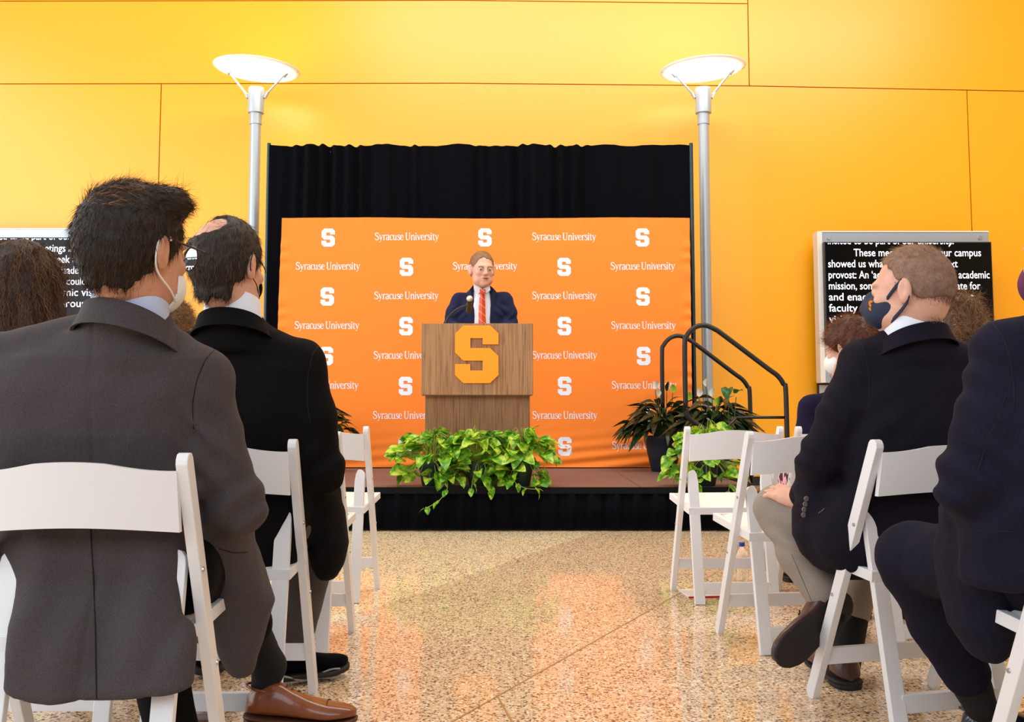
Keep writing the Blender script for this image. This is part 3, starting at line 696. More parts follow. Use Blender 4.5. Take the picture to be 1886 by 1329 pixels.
class Head:
    def __init__(s, c, yaw, pitch=0, roll=0, sc=1.): s.c = np.array(c, float); s.R = Rz(yaw, pitch, roll); s.s = sc   # local +y is where the face looks
    def p(s, x, y, z): return s.c + s.R @ (np.array([x, y, z])*s.s)
    def loc(s, P): return ((P-s.c) @ s.R)/s.s
    def field(s, V, neck_to=None, neck_r=.060, ears=True):
        e = lambda c, r, k=.02, op='u': V.ell(s.p(*c), np.array(r)*s.s, s.R, k*s.s, op)
        e((0, -.018, .030), (.076, .098, .090)); e((0, -.045, -.005), (.070, .072, .075), .03)
        e((0, .030, -.030), (.062, .068, .088), .03); e((0, .048, -.088), (.040, .040, .030), .035)
        e((-.042, .03, -.075), (.022, .045, .026), .03); e((.042, .03, -.075), (.022, .045, .026), .03)     # jaw
        e((0, .086, .018), (.052, .014, .011), .018)                                                        # brow
        for sx in (-1, 1):
            e((sx*.033, .104, -.004), (.021, .016, .014), .014, 's'); e((sx*.043, .072, -.028), (.020, .018, .016), .02)
            e((sx*.032, .085, -.003), (.013, .013, .012), .004)                                             # eyeball under the lid
        V.cap(s.p(0, .098, .004), s.p(0, .114, -.030), .0075*s.s, .0125*s.s, .014*s.s)
        for sx in (-1, 1): e((sx*.012, .106, -.034), (.009, .010, .008), .008)
        e((0, .094, -.058), (.024, .013, .006), .008); e((0, .092, -.071), (.020, .013, .007), .008)
        e((0, .108, -.0645), (.022, .012, .0016), .004, 's')
        e((0, .080, -.100), (.020, .016, .015), .02)
        if ears:
            for sx in (-1, 1):
                Re = s.R @ Rz(sx*22)
                V.ell(s.p(sx*.082, -.008, -.008), np.array((.012, .022, .036))*s.s, Re, .008*s.s)
                V.ell(s.p(sx*.0935, -.004, -.004), np.array((.006, .011, .020))*s.s, Re, .006*s.s, 's')
                V.ell(s.p(sx*.080, -.002, -.034), np.array((.008, .010, .010))*s.s, Re, .008*s.s)
        if neck_to is not None:
            V.cap(s.p(0, -.030, -.06), neck_to, neck_r*s.s, neck_r*s.s*1.1, .035)
        return V
    def box(s, m=.02): r = .135*s.s+m; return (s.c-r, s.c+r+np.array((0, 0, .0)))
    def hair(s, t=.012, back=-.078, slope=1.25, front=.03, k=.012, amp=.002, f=.0035, seed=1, bald=(), lumps=()):
        V = Vol(s.c-.15*s.s, s.c+.17*s.s, f=f, c=f)
        e = lambda c, r, k=.02, op='u': V.ell(s.p(*c), np.array(r)*s.s, s.R, k*s.s, op)
        e((0, -.018, .030), (.076+t, .098+t, .090+t)); e((0, -.045, -.005), (.070+t*.8, .072+t, .075+t), .03)
        for c, r in lumps: e(c, r, .02)
        def mask(X, Y, Z):
            x, y, z = X-s.c[0], Y-s.c[1], Z-s.c[2]; R = s.R
            lx, ly, lz = [(x*R[0, i]+y*R[1, i]+z*R[2, i])/s.s for i in range(3)]
            nrm = math.sqrt(1+slope*slope)
            m1 = (back-lz); m2 = ((back+(ly+front)*slope)-lz)/nrm
            q = np.maximum(m1, m2)
            q = q + .004*np.sin(lx*90)+.003*np.sin(lx*210+ly*100)
            return q*s.s
        V.put(mask, s.c-.3, s.c+.3, k, 'i')
        for sx in (-1, 1): e((sx*.090, .004, -.022), (.034, .027, .042), .008, 's')
        for c, r in bald: e(c, r, .012, 's')
        if amp: V.wrinkle(amp, 130, seed, 6, 1)
        return V
    def hair_strands(s, V, F, n, seed, comb, lift=.25, jit=.35, zmin=-9, only=None):
        """sample roots on the hair surface and comb them; comb(local points)->local direction"""
        r = np.random.RandomState(seed); A = V[F[:, 0]]; B = V[F[:, 1]]; C = V[F[:, 2]]; nn = np.cross(B-A, C-A); ar = np.linalg.norm(nn, axis=1)
        pk = r.choice(len(F), n, p=ar/ar.sum()); u = r.rand(n, 2); P = A[pk]+(B[pk]-A[pk])*u[:, :1]+(V[F[pk, 3]]-A[pk])*u[:, 1:]
        N_ = nn[pk]/ar[pk][:, None]; l = s.loc(P); c = (comb(l)) @ s.R.T
        N_ *= np.sign((N_*(P-s.c)).sum(1))[:, None]
        c = c-N_*(c*N_).sum(1)[:, None]; c /= np.linalg.norm(c, axis=1)[:, None]+1e-9
        d = c+N_*lift+r.normal(size=(n, 3))*jit; d /= np.linalg.norm(d, axis=1)[:, None]
        ok = np.ones(n, bool)
        if only: ok = only(l)
        return P[ok]-N_[ok]*.001, d[ok]

BVHS = {}
from mathutils.bvhtree import BVHTree
def bvh(objs):
    """ray target of some meshes (world space)"""
    vs, fs = [], []
    for o in objs:
        off = len(vs); mtx = Matrix.Translation(o.parent.location) if o.parent else Matrix()
        vs += [mtx @ v.co for v in o.data.vertices]; fs += [[i+off for i in p.vertices] for p in o.data.polygons]
    return BVHTree.FromPolygons(vs, fs)
CAMP = Vector((0, 0, HC))
def hit(T, x, y, lift=.001, dflt=None):
    d = (at(x, y, 5)-CAMP).normalized(); h = T.ray_cast(CAMP, d)
    return (h[0]+h[1]*lift if h[1].dot(d) < 0 else h[0]-h[1]*lift) if h[0] is not None else (at(x, y, dflt) if dflt else None)
def seam(name, T, pts, r, m, root, lift=.0, n=6):
    pts2 = []
    for (a, b) in zip(pts, pts[1:]):
        for k in range(n): pts2.append((a[0]+(b[0]-a[0])*k/n, a[1]+(b[1]-a[1])*k/n))
    pts2.append(pts[-1]); P = [hit(T, *q, lift=lift) for q in pts2]; P = [p-root.location for p in P if p is not None]
    if len(P) < 3: return None
    P = [P[0]]+[(P[i-1]+P[i]*2+P[i+1])/4 for i in range(1, len(P)-1)]+[P[-1]]
    s = MB(); s.tube(P, r, 6); return s.build(name, m, root, smooth=True)

def collar(root, c, axis, R, h, m, name, flare=.0, front_drop=.035, thick=.004, rx=1., gap=0, yaw=0, n=48, squash=.9):
    """a band round the neck; axis: up direction of the band"""
    ax = Vector(axis).normalized(); f = Vector((math.sin(-math.radians(yaw)), math.cos(math.radians(yaw)), 0)); f = (f-ax*f.dot(ax)).normalized(); sd = f.cross(ax)
    c = Vector(c); v = []; fs = []; prof = [(0, 0), (.5, .3), (1, 1)]
    pr = [(R+flare, 0), (R+flare*.35, h*.55), (R, h), (R-thick, h), (R-thick+flare*.35-.001, h*.5), (R-thick+flare, 0)]
    k = len(pr); N_ = n
    for i in range(N_):
        a = 2*PI*i/N_; d = sd*math.sin(a)*rx - f*math.cos(a)*squash; drop = front_drop*(1-math.cos(a))/2
        for r_, z in pr: v.append(c + d*r_ + ax*(z-drop*1.0))
    for i in range(N_):
        j = (i+1) % N_
        if gap and abs((i+.5)/N_-.5) < gap: continue
        for q in range(k): fs.append((i*k+q, i*k+(q+1) % k, j*k+(q+1) % k, j*k+q))
    v = [p-root.location for p in v]
    me = MB(); me.add(v, fs); return me.build(name, m, root, smooth=True, sharp=60)

def hand(V, w_, d, nrm, side, curl=.35, sc=1.):
    """palm, four fingers and a thumb; d: wrist to fingers, nrm: back of the hand, side=+1 thumb to the cross(d,nrm) side"""
    w_ = Vector(w_); d = Vector(d).normalized(); nrm = Vector(nrm); nrm = (nrm-d*nrm.dot(d)).normalized(); s_ = d.cross(nrm)*side
    R = np.array([list(s_), list(d), list(nrm)]).T
    V.ell(w_+d*.052*sc, np.array((.040, .052, .015))*sc, R, .012); V.cap(w_-d*.03, w_+d*.02*sc, .026*sc, .024*sc, .015)
    for i, (o, L) in enumerate(((.030, .070), (.010, .080), (-.011, .074), (-.030, .057))):
        b = w_+d*(.088-.004*abs(i-1.3))*sc+s_*o*sc; p = [b-d*.02*sc]; a = curl*.6; q = b
        for j, fr in enumerate((.45, .32, .23)):
            dd = (d*math.cos(a)-nrm*math.sin(a)).normalized(); p.append(q); q = q+dd*L*fr*sc; a += curl
        p.append(q); V.chain(p, [.0095*sc, .0092*sc, .0088*sc, .0080*sc, .0070*sc], .005)
    b = w_+d*.025*sc+s_*.030*sc-nrm*.005; V.chain([w_+d*.01*sc, b, b+(d*.6+s_*.7-nrm*.25).normalized()*.034*sc, b+(d*.6+s_*.7-nrm*.25).normalized()*.034*sc+(d*.9+s_*.3-nrm*.3).normalized()*.028*sc], [.013*sc, .0125*sc, .011*sc, .009*sc], .008)

def shoe(root, M4, L, W, m_up, m_sole, h_ankle=.085, heel=.025, laces=None, sneaker=False, cap=None):
    """M4: local x = heel to toe, z up, origin under the heel"""
    M4 = Matrix.Translation(-Vector(root.location)) @ M4
    secs = [(0.0, .30, .045), (.03, .62, .060), (.10, .80, .078), (.22, .86, .088), (.32, .80, .080), (.42, .82, .066), (.55, .92, .053), (.68, 1.0, .045), (.80, .97, .038), (.90, .80, .030), (.96, .56, .024), (1.0, .22, .016)]
    def mk(name, top, grow, z0, m, rngx=(0, 1)):
        v = []; n = 16; f = []; xs = np.linspace(rngx[0], rngx[1], 30)
        for x in xs:
            w_ = np.interp(x, [q[0] for q in secs], [q[1] for q in secs])*W/2+grow; t = np.interp(x, [q[0] for q in secs], [q[2] for q in secs]) if top is None else top
            off = -.006*math.sin(x*PI)
            for k in range(n):
                a = 2*PI*k/n; cy, cz = math.cos(a), math.sin(a)
                yy = w_*math.copysign(abs(cy)**.75, cy); zz = z0 + (t if top is None else top)*(.5+.5*math.copysign(abs(cz)**(.6 if top is None else .4), cz))
                if top is None: yy *= (1-.42*max(0, (zz-z0)/max(t, .01)-.25)*(1 if x < .55 else .75))
                rise = .010*max(0, x-.75)/.25
                v.append(M4 @ Vector((x*L + (grow if x > .5 else -grow)*abs(2*x-1), yy+off, zz+rise)))
        m_ = MB(); nn = len(xs)
        for i in range(nn-1):
            for k in range(n): k2 = (k+1) % n; f.append((i*n+k, i*n+k2, (i+1)*n+k2, (i+1)*n+k))
        f += [tuple(range(n))[::-1], tuple(range((nn-1)*n, nn*n))]; m_.add(v, f); return m_.build(name, m, root, smooth=True, sharp=70)
    u = mk('shoe', None, 0, heel+.004, m_up)
    s_ = mk('sole', .010 if not sneaker else .022, .004, heel-.008 if not sneaker else heel-.018, m_sole); s_.parent = u
    if not sneaker: h_ = mk('heel_block', heel-.006, .002, 0, m_sole, (0, .27)); h_.parent = u
    # collar opening
    q = MB(); q.tube([M4 @ Vector((.13*L+.045*math.cos(a)*L/.3, .033*math.sin(a), .070+heel-.006*math.cos(a))) for a in np.linspace(0, 2*PI, 20)], .0035, 6, caps=False)
    c_ = q.build('opening_rim', m_up, root, smooth=True); c_.parent = u
    if cap:
        q = MB(); q.tube([M4 @ Vector((.77*L-.012*math.cos(a), W*.52*math.sin(a)*.93, heel+.005+.043*max(0, math.cos(a))**.6)) for a in np.linspace(-1.5, 1.5, 18)], .0016, 6); e_ = q.build('toe_cap_seam', m_sole, root, smooth=True); e_.parent = u
    if laces:
        q = MB()
        for i in range(5):
            x = (.36+.045*i)*L; z = heel+.086-.0085*i*1.0
            q.tube([M4 @ Vector((x-.005, -.018, z-.008)), M4 @ Vector((x+.002, 0, z)), M4 @ Vector((x+.006, .018, z-.008))], .0022, 5)
        e_ = q.build('laces', laces, root, smooth=True); e_.parent = u
    return u
def frame(o, xdir, zdir):      # matrix with x along xdir and z near zdir
    x = Vector(xdir).normalized(); z = Vector(zdir); z = (z-x*z.dot(x)).normalized(); y = z.cross(x)
    return Matrix(((x.x, y.x, z.x, o[0]), (x.y, y.y, z.y, o[1]), (x.z, y.z, z.z, o[2]), (0, 0, 0, 1)))
def person(loc_, label): return tag(empty('person', loc_), label, 'person')
def secs(Y, rows):             # rows: (pixel y, left x, right x, dY, half depth)
    out = []
    for y, xl, xr, dy, hd in rows:
        a = at(xl, y, Y+dy); b = at(xr, y, Y+dy); out.append(((a.z+b.z)/2, (a.x+b.x)/2, Y+dy, (b.x-a.x)/2, hd))
    return out
def bounds(*pts, m=.1):
    P = np.array([list(p) for p in pts]); return P.min(0)-m, P.max(0)+m

M_shirtw = mat('white_shirt_cloth', (.82, .85, .92), rough=.7, bump=(600, .15))
M_shirtb = mat('pale_blue_shirt_cloth', (.50, .58, .78), rough=.7, bump=(600, .15))
M_char = suit_mat('charcoal_brown_wool', (.046, .038, .041), (.080, .065, .064))
M_black = suit_mat('black_wool', (.0028, .0023, .0027), (.006, .005, .0055), sheen=.015)
M_navyd = suit_mat('dark_navy_wool', (.0065, .005, .0105), (.015, .0115, .020), sheen=.05)
M_navy8 = suit_mat('midnight_navy_wool', (.0065, .0062, .015), (.015, .0135, .027), sheen=.05)
M_navy0 = suit_mat('navy_suit_wool', (.012, .015, .042), (.022, .026, .065))
M_lapel = suit_mat('navy_lapel_shading', (.018, .022, .055), (.030, .036, .08))  # suit navy made lighter: lapel shading put into the colour
M_taupe = suit_mat('taupe_trouser_wool', (.25, .205, .17), (.34, .285, .24), sheen=.1)
M_greyt = suit_mat('dark_grey_trouser_wool', (.060, .050, .045), (.10, .085, .075))
M_sock = mat('black_sock_knit', (.006, .005, .006), rough=.9, bump=(500, .4))
M_tan = mat('cognac_leather', (.26, .070, .020), rough=.28, coat=.3, var=(18, (.13, .033, .012), .6))
M_brn = mat('dark_brown_leather', (.075, .032, .027), rough=.35, coat=.15, var=(20, (.04, .016, .014), .6))
M_sole = mat('dark_rubber_sole', (.016, .013, .013), rough=.75, bump=(400, .4))
M_soleb = mat('brown_stacked_sole', (.09, .03, .015), rough=.55)
M_blks = mat('black_shoe_leather', (.008, .009, .014), rough=.25, coat=.4)
M_seam = mat('dark_seam', (.004, .004, .005), rough=.9)  # near-black colour shared by the seam and edge tubes
M_strapw = mat('white_elastic', (.8, .77, .7), rough=.7)
M_maskw = mat('white_mask_fabric', (.80, .80, .78), rough=.75)
M_maskn = mat('navy_mask_fabric', (.018, .026, .055), rough=.8, bump=(500, .2))
M_glassf = mat('dark_tortoise_frame', (.03, .012, .006), rough=.3)
M_lens = mat('spectacle_lens', (1, 1, 1), rough=0, trans=1, ior=1.05, spec=.3)
H_p1 = hair_mat('dark_brown_hair', (.008, .004, .0025), (.085, .040, .018)); H_p2 = hair_mat('greying_brown_hair', (.012, .007, .005), (.13, .080, .055))
H_p3 = hair_mat('long_brown_hair', (.018, .008, .005), (.20, .085, .035)); H_p4 = hair_mat('dark_blond_curls', (.10, .045, .018), (.42, .22, .08))
H_p5 = hair_mat('short_sandy_hair', (.09, .045, .03), (.33, .18, .10)); H_p6 = hair_mat('auburn_hair', (.05, .012, .005), (.30, .085, .02))
H_p7 = hair_mat('tousled_blond_brown_hair', (.07, .025, .010), (.46, .25, .12)); H_p0 = hair_mat('sandy_brown_hair', (.20, .095, .04), (.40, .21, .10))
M_scalp = lambda n, c: mat(n, c, rough=.7, var=(60, [x*.5 for x in c], .8))
# ------------------------------------------------------------------ the man in the charcoal suit, left foreground
def build_p1():
    Y = 2.2; root = person((-.86, 2.22, 0), 'man in charcoal-brown suit with white mask strap and glasses, nearest on the left')
    hd = Head(at(250, 457, 2.13), -27, -3, 3, 1.03); neck = at(240, 566, 2.16)
    Ls, Rs, Nk = at(-30, 676, 2.22), at(366, 703, 2.22), at(233, 608, 2.2)
    Re, Rw = at(436, 930, 2.26), at(330, 985, 2.62); Le, Lw = at(-95, 930, 2.26), at(60, 985, 2.62)
    hipL, hipR = Vector((-.99, 2.27, .52)), Vector((-.73, 2.27, .52))
    kR, aR = at(415, 1050, 2.72), at(496, 1226, 2.84); kL, aL = Vector((-.98, 2.72, .50)), Vector((-.84, 2.62, .09))
    lo, hi = bounds(at(-140, 500, 2.2), (-.4, 3.05, 0), at(250, 300, 2.1), m=.08); lo[2] = 0
    V = Vol(lo, hi, [hd.box()], .0042, .016); hd.field(V, neck, .055)
    V.loft(secs(Y, [(640, 120, 345, 0, .06), (720, -20, 350, 0, .09), (900, 40, 310, .02, .08), (1080, 60, 300, .07, .06)]))
    V.chain([neck, Nk+Vector((0, 0, -.03))], [.06, .07]); V.chain([Ls, Nk-Vector((0, 0, .05)), Rs], [.045, .06, .045])
    V.chain([Rs, Re, Rw], [.045, .038, .028]); V.chain([Ls, Le, Lw], [.045, .038, .028])
    hand(V, Rw, (-.3, .6, -.2), (0, .2, 1), -1); hand(V, Lw, (.3, .6, -.2), (0, .2, 1), 1)
    V.chain([hipR, kR, aR, aR+Vector((.015, .0, -.07))], [.070, .050, .030, .022]); V.chain([hipL, kL, aL, aL+Vector((0, .08, -.03))], [.070, .055, .035, .026])
    body = volmesh('body', V, M_skin, root)
    # jacket
    V = Vol(lo, (hi[0], 2.75, 1.2), (), .0062, .0062)
    V.chain([Ls, Nk+Vector((0, 0, -.005)), Rs], [.062, .062, .064], .05)
    V.cap(Ls+Vector((.02, 0, -.01)), Ls+Vector((.02, 0, -.03)), .068, .06, .03); V.cap(Rs+Vector((-.01, 0, -.0)), Rs+Vector((0, 0, -.03)), .066, .06, .03)
    V.loft(secs(Y, [(625, 120, 330, 0, .07), (660, 20, 385, 0, .10), (720, -60, 395, .01, .125), (800, -45, 385, .02, .132), (870, -20, 372, .035, .128), (960, 12, 352, .045, .118), (1040, 18, 352, .05, .112)]), 2.5, .03)
    yoke(V, neck, Nk)
    # the tail hangs behind the seat
    V.loft(secs(Y, [(985, 18, 352, .025, .095), (1060, 20, 335, -.02, .060), (1130, 17, 322, -.080, .034), (1200, 8, 326, -.115, .024), (1262, 2, 318, -.135, .019), (1292, 4, 250, -.145, .017)]), 3.2, .03)
    V.chain([Rs, (Rs+Re)/2+Vector((-.008, -.012, 0)), Re, Rw], [.064, .061, .058, .042], .03); V.chain([Ls, (Ls+Le)/2, Le, Lw], [.064, .062, .058, .042], .03)
    # right front skirt falls over the side of the chair
    V.loft(secs(2.42, [(930, 345, 452, -.04, .12), (1000, 362, 464, -.0, .12), (1060, 378, 486, .04, .11), (1107, 386, 505, .06, .09), (1160, 395, 488, .06, .07), (1205, 405, 474, .05, .05), (1245, 425, 466, .05, .03)]), 2.2, .03)
    V.wrinkle(.0032, 26, 4, 8, .5)
    # broad vertical folds of the hanging tail
    ii = np.nonzero((np.abs(V.D) < .03)); x, y, z = V.ax[0][ii[0]], V.ax[1][ii[1]], V.ax[2][ii[2]]
    wt = np.clip((.72-z)/.25, 0, 1)*(y < 2.25)
    wt = wt*np.clip((z-.30)/.08, 0.25, 1)
    V.D[ii] += (wt*(.0085*np.sin((x+.88)*27+(z-.5)*5)+.004*np.sin((x+.9)*55-z*9))).astype(np.float32)
    # folds at the armpit and elbow
    V.D[ii] += (.006*np.exp(-((x-(-.63))/.05)**2-((z-.80)/.10)**2)*np.sin((z+x*1.2)*75)).astype(np.float32)
    V.D[ii] += (.007*np.exp(-((x-Re.x)/.09)**2-((z-Re.z)/.07)**2)*np.sin((z-x*.7)*85)).astype(np.float32)
    V.groove(lambda x, y, z: x-(at(172, 900, 2.1).x-.02*(z-.6)), .0035, .0032*1.0)
    jk = volmesh('jacket', V, M_char, root); T = bvh([jk])
    # sleeve-head seam, vent and side seams
    seam('armhole_seam', T, [(398, 640), (378, 662), (362, 700), (354, 745), (357, 790)], .0012, M_seam, root, 0, 5)
    seam('collar_seam', T, [(120, 566), (160, 562), (200, 566), (240, 578), (290, 598)], .0018, M_seam, root, 0, 4)
    seam('vent_edge', T, [(166, 960), (172, 1060), (176, 1160), (177, 1240), (178, 1286)], .0016, M_seam, root, 0, 6)
    seam('pocket_flap_seam', T, [(404, 1010), (430, 1018), (455, 1016)], .0014, M_seam, root, 0, 5)
    cax = (hd.c-np.array(neck)); cax = Vector(cax)+Vector((0, .02, .09)); cc = Vector(neck)
    collar(root, cc+Vector((.002, -.006, -.010)), cax, .080, .084, M_shirtb, 'shirt_collar', .006, .075, yaw=-20)
    collar(root, cc+Vector((.0, -.008, -.038)), cax, .092, .052, M_char, 'jacket_collar', .018, .085, .006, 1.08, yaw=-15)
    # trousers, sock, shoes
    V = Vol((-1.15, 2.1, 0), (-.38, 3.1, .72), (), .009, .009)
    V.chain([hipR, kR, kR*.45+aR*.55], [.095, .075, .06]); V.chain([hipL, kL, aL], [.095, .075, .062]); V.wrinkle(.003, 40, 3)
    volmesh('trousers', V, M_black, root)
    V = Vol((-.9, 2.6, 0), (-.5, 3.1, .5), (), .006, .006); V.chain([kR*.5+aR*.5, aR, aR+Vector((-.01, .0, -.05))], [.046, .042, .038]); V.wrinkle(.0015, 140, 8); volmesh('sock', V, M_sock, root)
    shoe(root, frame((at(452, 1300, 2.83).x, 2.83, .032), (1, .04, -.075), (0, 0, 1)), .292, .104, M_tan, M_soleb, heel=.03, laces=M_brn, cap=True)
    shoe(root, frame((aL.x, aL.y-.06, 0), (.1, 1, 0), (0, 0, 1)), .30, .105, M_brn, M_sole)
    # hair
    hv = hd.hair(.013, -.094, 1.25, .030, amp=.0035, f=.0042, seed=3, bald=(), lumps=(((.05, .02, .095), (.05, .05, .035)), ((0, -.052, -.070), (.055, .038, .035))))
    Vv, Ff = keep_big(*hv.mesh()); hr = npmesh('hair', Vv-np.array(root.location), Ff, mat('dark_brown_hair_mass', (.010, .0055, .0035), .6, bump=(180, .6, .004)), root)
    comb = lambda l: np.stack([np.where(l[:, 2] > .07, .5, l[:, 0]*2), np.where(l[:, 2] > .07, .5, -.25), np.where(l[:, 2] > .06, .0, -1.2)], 1)
    P, D = hd.hair_strands(Vv, Ff, 9000, 5, comb, .22, .28); strands('hair_strands', root, P, D, .024, .0011, H_p1, 3, .5, seed=2).parent = hr
    P, D = hd.hair_strands(Vv, Ff, 700, 6, lambda l: np.stack([l[:, 0]*3+.2, l[:, 1]*0+.3, l[:, 2]*0+1], 1), .7, .4, only=lambda l: l[:, 2] > .08); strands('hair_wisps', root, P, D, .040, .0007, H_p1, 4, .5, seed=7).parent = hr
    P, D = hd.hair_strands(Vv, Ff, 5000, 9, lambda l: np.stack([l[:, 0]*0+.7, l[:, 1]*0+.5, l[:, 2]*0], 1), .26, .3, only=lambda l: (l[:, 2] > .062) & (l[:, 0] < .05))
    strands('crown_hair', root, P, D, .03, .0010, hair_mat('painted_lit_hair', (.12, .050, .022), (.42, .21, .10)), 3, .3, seed=8).parent = hr  # light on the crown painted as a lighter brown strand colour
    # glasses and mask
    g = MB(); eR = hd.p(.084, .0, .022)
    g.tube(smoothpath([hd.p(.088, -.012, .012), hd.p(.086, .0, .020), hd.p(.080, .05, .016), hd.p(.074, .115, .012)], 5), .0022, 6)
    g.tube(smoothpath([hd.p(-.088, -.012, .012), hd.p(-.086, .0, .020), hd.p(-.080, .05, .016), hd.p(-.074, .115, .012)], 5), .0022, 6)
    for sx in (-1, 1): g.tube([hd.p(sx*.040+.030*math.cos(a), .122-abs(.04*math.cos(a))*0-.010*(1+sx*math.cos(a)), -.002+.026*math.sin(a)) for a in np.linspace(0, 2*PI, 22)], .0022, 6, caps=False)
    g.tube([hd.p(-.012, .122, .006), hd.p(0, .127, .008), hd.p(.012, .122, .006)], .0022, 6)
    gl = g.build('glasses', M_glassf, root, smooth=True)
    gl.data.transform(Matrix.Translation(-root.location))
    for sx in (-1, 1):
        g = MB(); g.add([hd.p(sx*.040+.029*math.cos(a), .1215-.010*(1+sx*math.cos(a)), -.002+.025*math.sin(a)) for a in np.linspace(0, 2*PI, 19)[:-1]], [tuple(range(18))]); le = g.build('lens', M_lens, gl); le.data.transform(Matrix.Translation(-root.location))
    V = Vol(hd.c-.15, hd.c+.15, (), .004, .004)
    V.ell(hd.p(0, .055, -.070), np.array((.066, .068, .062))*hd.s, hd.R, .01)
    V.ell(hd.p(0, .045, -.070), np.array((.064, .066, .058))*hd.s, hd.R, .004, 's')
    V.ell(hd.p(0, -.08, -.05), np.array((.2, .145, .2))*hd.s, hd.R, .006, 's'); mk = volmesh('face_mask', V, M_maskw, root)
    for sx in (-1, 1):
        g = MB(); g.tube([p-np.array(root.location) for p in [np.array(q) for q in smoothpath([hd.p(sx*.060, .064, -.100), hd.p(sx*.076, .03, -.080), hd.p(sx*.084, -.016, -.050), hd.p(sx*.090, -.030, -.015), hd.p(sx*.089, -.022, .020), hd.p(sx*.084, -.002, .032), hd.p(sx*.085, .01, .015)], 6)]], .0022, 6)
        st_ = g.build('ear_loop', M_strapw, root, smooth=True); st_.parent = mk
build_p1()
# ------------------------------------------------------------------ balding man in black
def build_p2():
    Y = 3.05; root = person((-.80, 3.08, 0), 'balding man in black suit with white collar, seated on the left aisle')
    hd = Head(at(421, 486, 2.97), -22, -4, 2, 1.06); neck = at(429, 574, 3.0)
    Ls, Rs, Nk = at(345, 655, Y), at(558, 668, Y), at(436, 608, Y-.01)
    Re, Rw = at(596, 868, Y+.02), at(570, 930, Y+.38); Le, Lw = at(310, 860, Y+.02), at(360, 930, Y+.38)
    hipL, hipR = Vector((-.95, 3.12, .52)), Vector((-.69, 3.12, .52)); kR = at(585, 985, 3.5); aR = at(540, 1190, 3.42); kL, aL = Vector((-1.0, 3.55, .50)), Vector((-1.0, 3.5, .09))
    lo, hi = bounds(at(290, 900, Y), (-.45, 3.6, 0), at(420, 390, Y), m=.08); lo[2] = 0; lo[0] -= .08; lo[1] -= .14
    V = Vol(lo, hi, [hd.box()], .0045, .016); hd.field(V, neck, .055)
    V.loft(secs(Y, [(650, 360, 545, 0, .07), (720, 350, 560, 0, .10), (1050, 380, 540, .03, .09)])); V.cap(neck, Nk-Vector((0, 0, .03)), .06, .07); V.chain([Ls, Nk-Vector((0, 0, .05)), Rs], [.045, .06, .045])
    V.chain([Rs, Re, Rw], [.045, .038, .028]); V.chain([Ls, Le, Lw], [.045, .038, .028]); hand(V, Rw, (-.3, .6, -.3), (0, .2, 1), -1); hand(V, Lw, (.3, .6, -.3), (0, .2, 1), 1)
    V.chain([hipR, kR, aR, aR+Vector((.02, .02, -.05))], [.075, .055, .035, .03]); V.chain([hipL, kL, aL, aL+Vector((0, .08, -.03))], [.075, .055, .035, .03]); volmesh('body', V, M_skin2, root)
    V = Vol(lo, (hi[0], 3.5, 1.25), (), .0075, .0075)
    V.chain([Ls, Nk-Vector((0, 0, .008)), Rs], [.058, .060, .058], .05)
    yoke(V, neck, Nk, .077)
    V.loft(secs(Y, [(640, 365, 545, 0, .07), (680, 335, 580, 0, .105), (760, 340, 585, .01, .125), (900, 355, 575, .04, .12), (1000, 365, 560, .03, .10), (1045, 370, 545, .0, .06)]), 2.5, .03)
    V.chain([Rs, (Rs+Re)/2+Vector((.005, -.01, 0)), Re, Rw], [.061, .060, .056, .040], .03); V.chain([Ls, (Ls+Le)/2, Le, Lw], [.061, .059, .056, .040], .03)
    V.loft(secs(3.22, [(890, 545, 618, -.04, .09), (940, 556, 634, 0, .10), (1000, 566, 641, .0, .10), (1040, 575, 632, .0, .08), (1068, 588, 616, .0, .05)]), 2.2, .03)
    V.wrinkle(.0030, 24, 9, 8, .5)
    ii = np.nonzero((np.abs(V.D) < .03)); x, y, z = V.ax[0][ii[0]], V.ax[1][ii[1]], V.ax[2][ii[2]]
    V.D[ii] += (.007*np.exp(-((x-Re.x)/.09)**2-((z-Re.z)/.08)**2)*np.sin((z-x*.7)*75)).astype(np.float32)
    jk = volmesh('jacket', V, M_black, root); T = bvh([jk])
    seam('armhole_seam', T, [(588, 634), (574, 655), (566, 700), (566, 745), (572, 780)], .0014, M_seam, root, 0, 5)
    cax = Vector(hd.c-np.array(neck))+Vector((0, .02, .09)); cc = Vector(neck)
    collar(root, cc+Vector((.002, -.006, -.018)), cax, .081, .082, M_shirtw, 'shirt_collar', .006, .06, yaw=-10)
    collar(root, cc+Vector((0, -.008, -.040)), cax, .091, .050, M_black, 'jacket_collar', .020, .08, .006, 1.08, yaw=-8)
    V = Vol((-1.2, 2.95, 0), (-.5, 3.7, .75), (), .009, .009)
    V.chain([hipR, kR, aR], [.095, .078, .055]); V.chain([hipL, kL, aL], [.095, .078, .06]); V.wrinkle(.003, 40, 3); volmesh('trousers', V, M_greyt, root)
    V = Vol((-.9, 3.2, 0), (-.5, 3.7, .4), (), .007, .007); V.chain([at(545, 1150, 3.43), aR, aR+Vector((0, 0, -.03))], [.042, .040, .040]); volmesh('sock', V, M_sock, root)
    u = shoe(root, frame((at(528, 1250, 3.37).x-.06, 3.34, 0), (.80, .45, 0), (0, 0, 1)), .27, .11, M_blackc, M_sole, heel=.03, sneaker=True)
    s = MB(); s.tube([(at(528, 1250, 3.37).x-.06+.27*t*.87, 3.34+.27*t*.49-.058, .026+.012*math.sin(t*9)) for t in np.linspace(.1, .95, 14)], .0035, 6); q = s.build('reflective_stripe', mat('grey_stripe', (.35, .33, .33), .4), root, smooth=True); q.data.transform(Matrix.Translation(-root.location)); q.parent = u
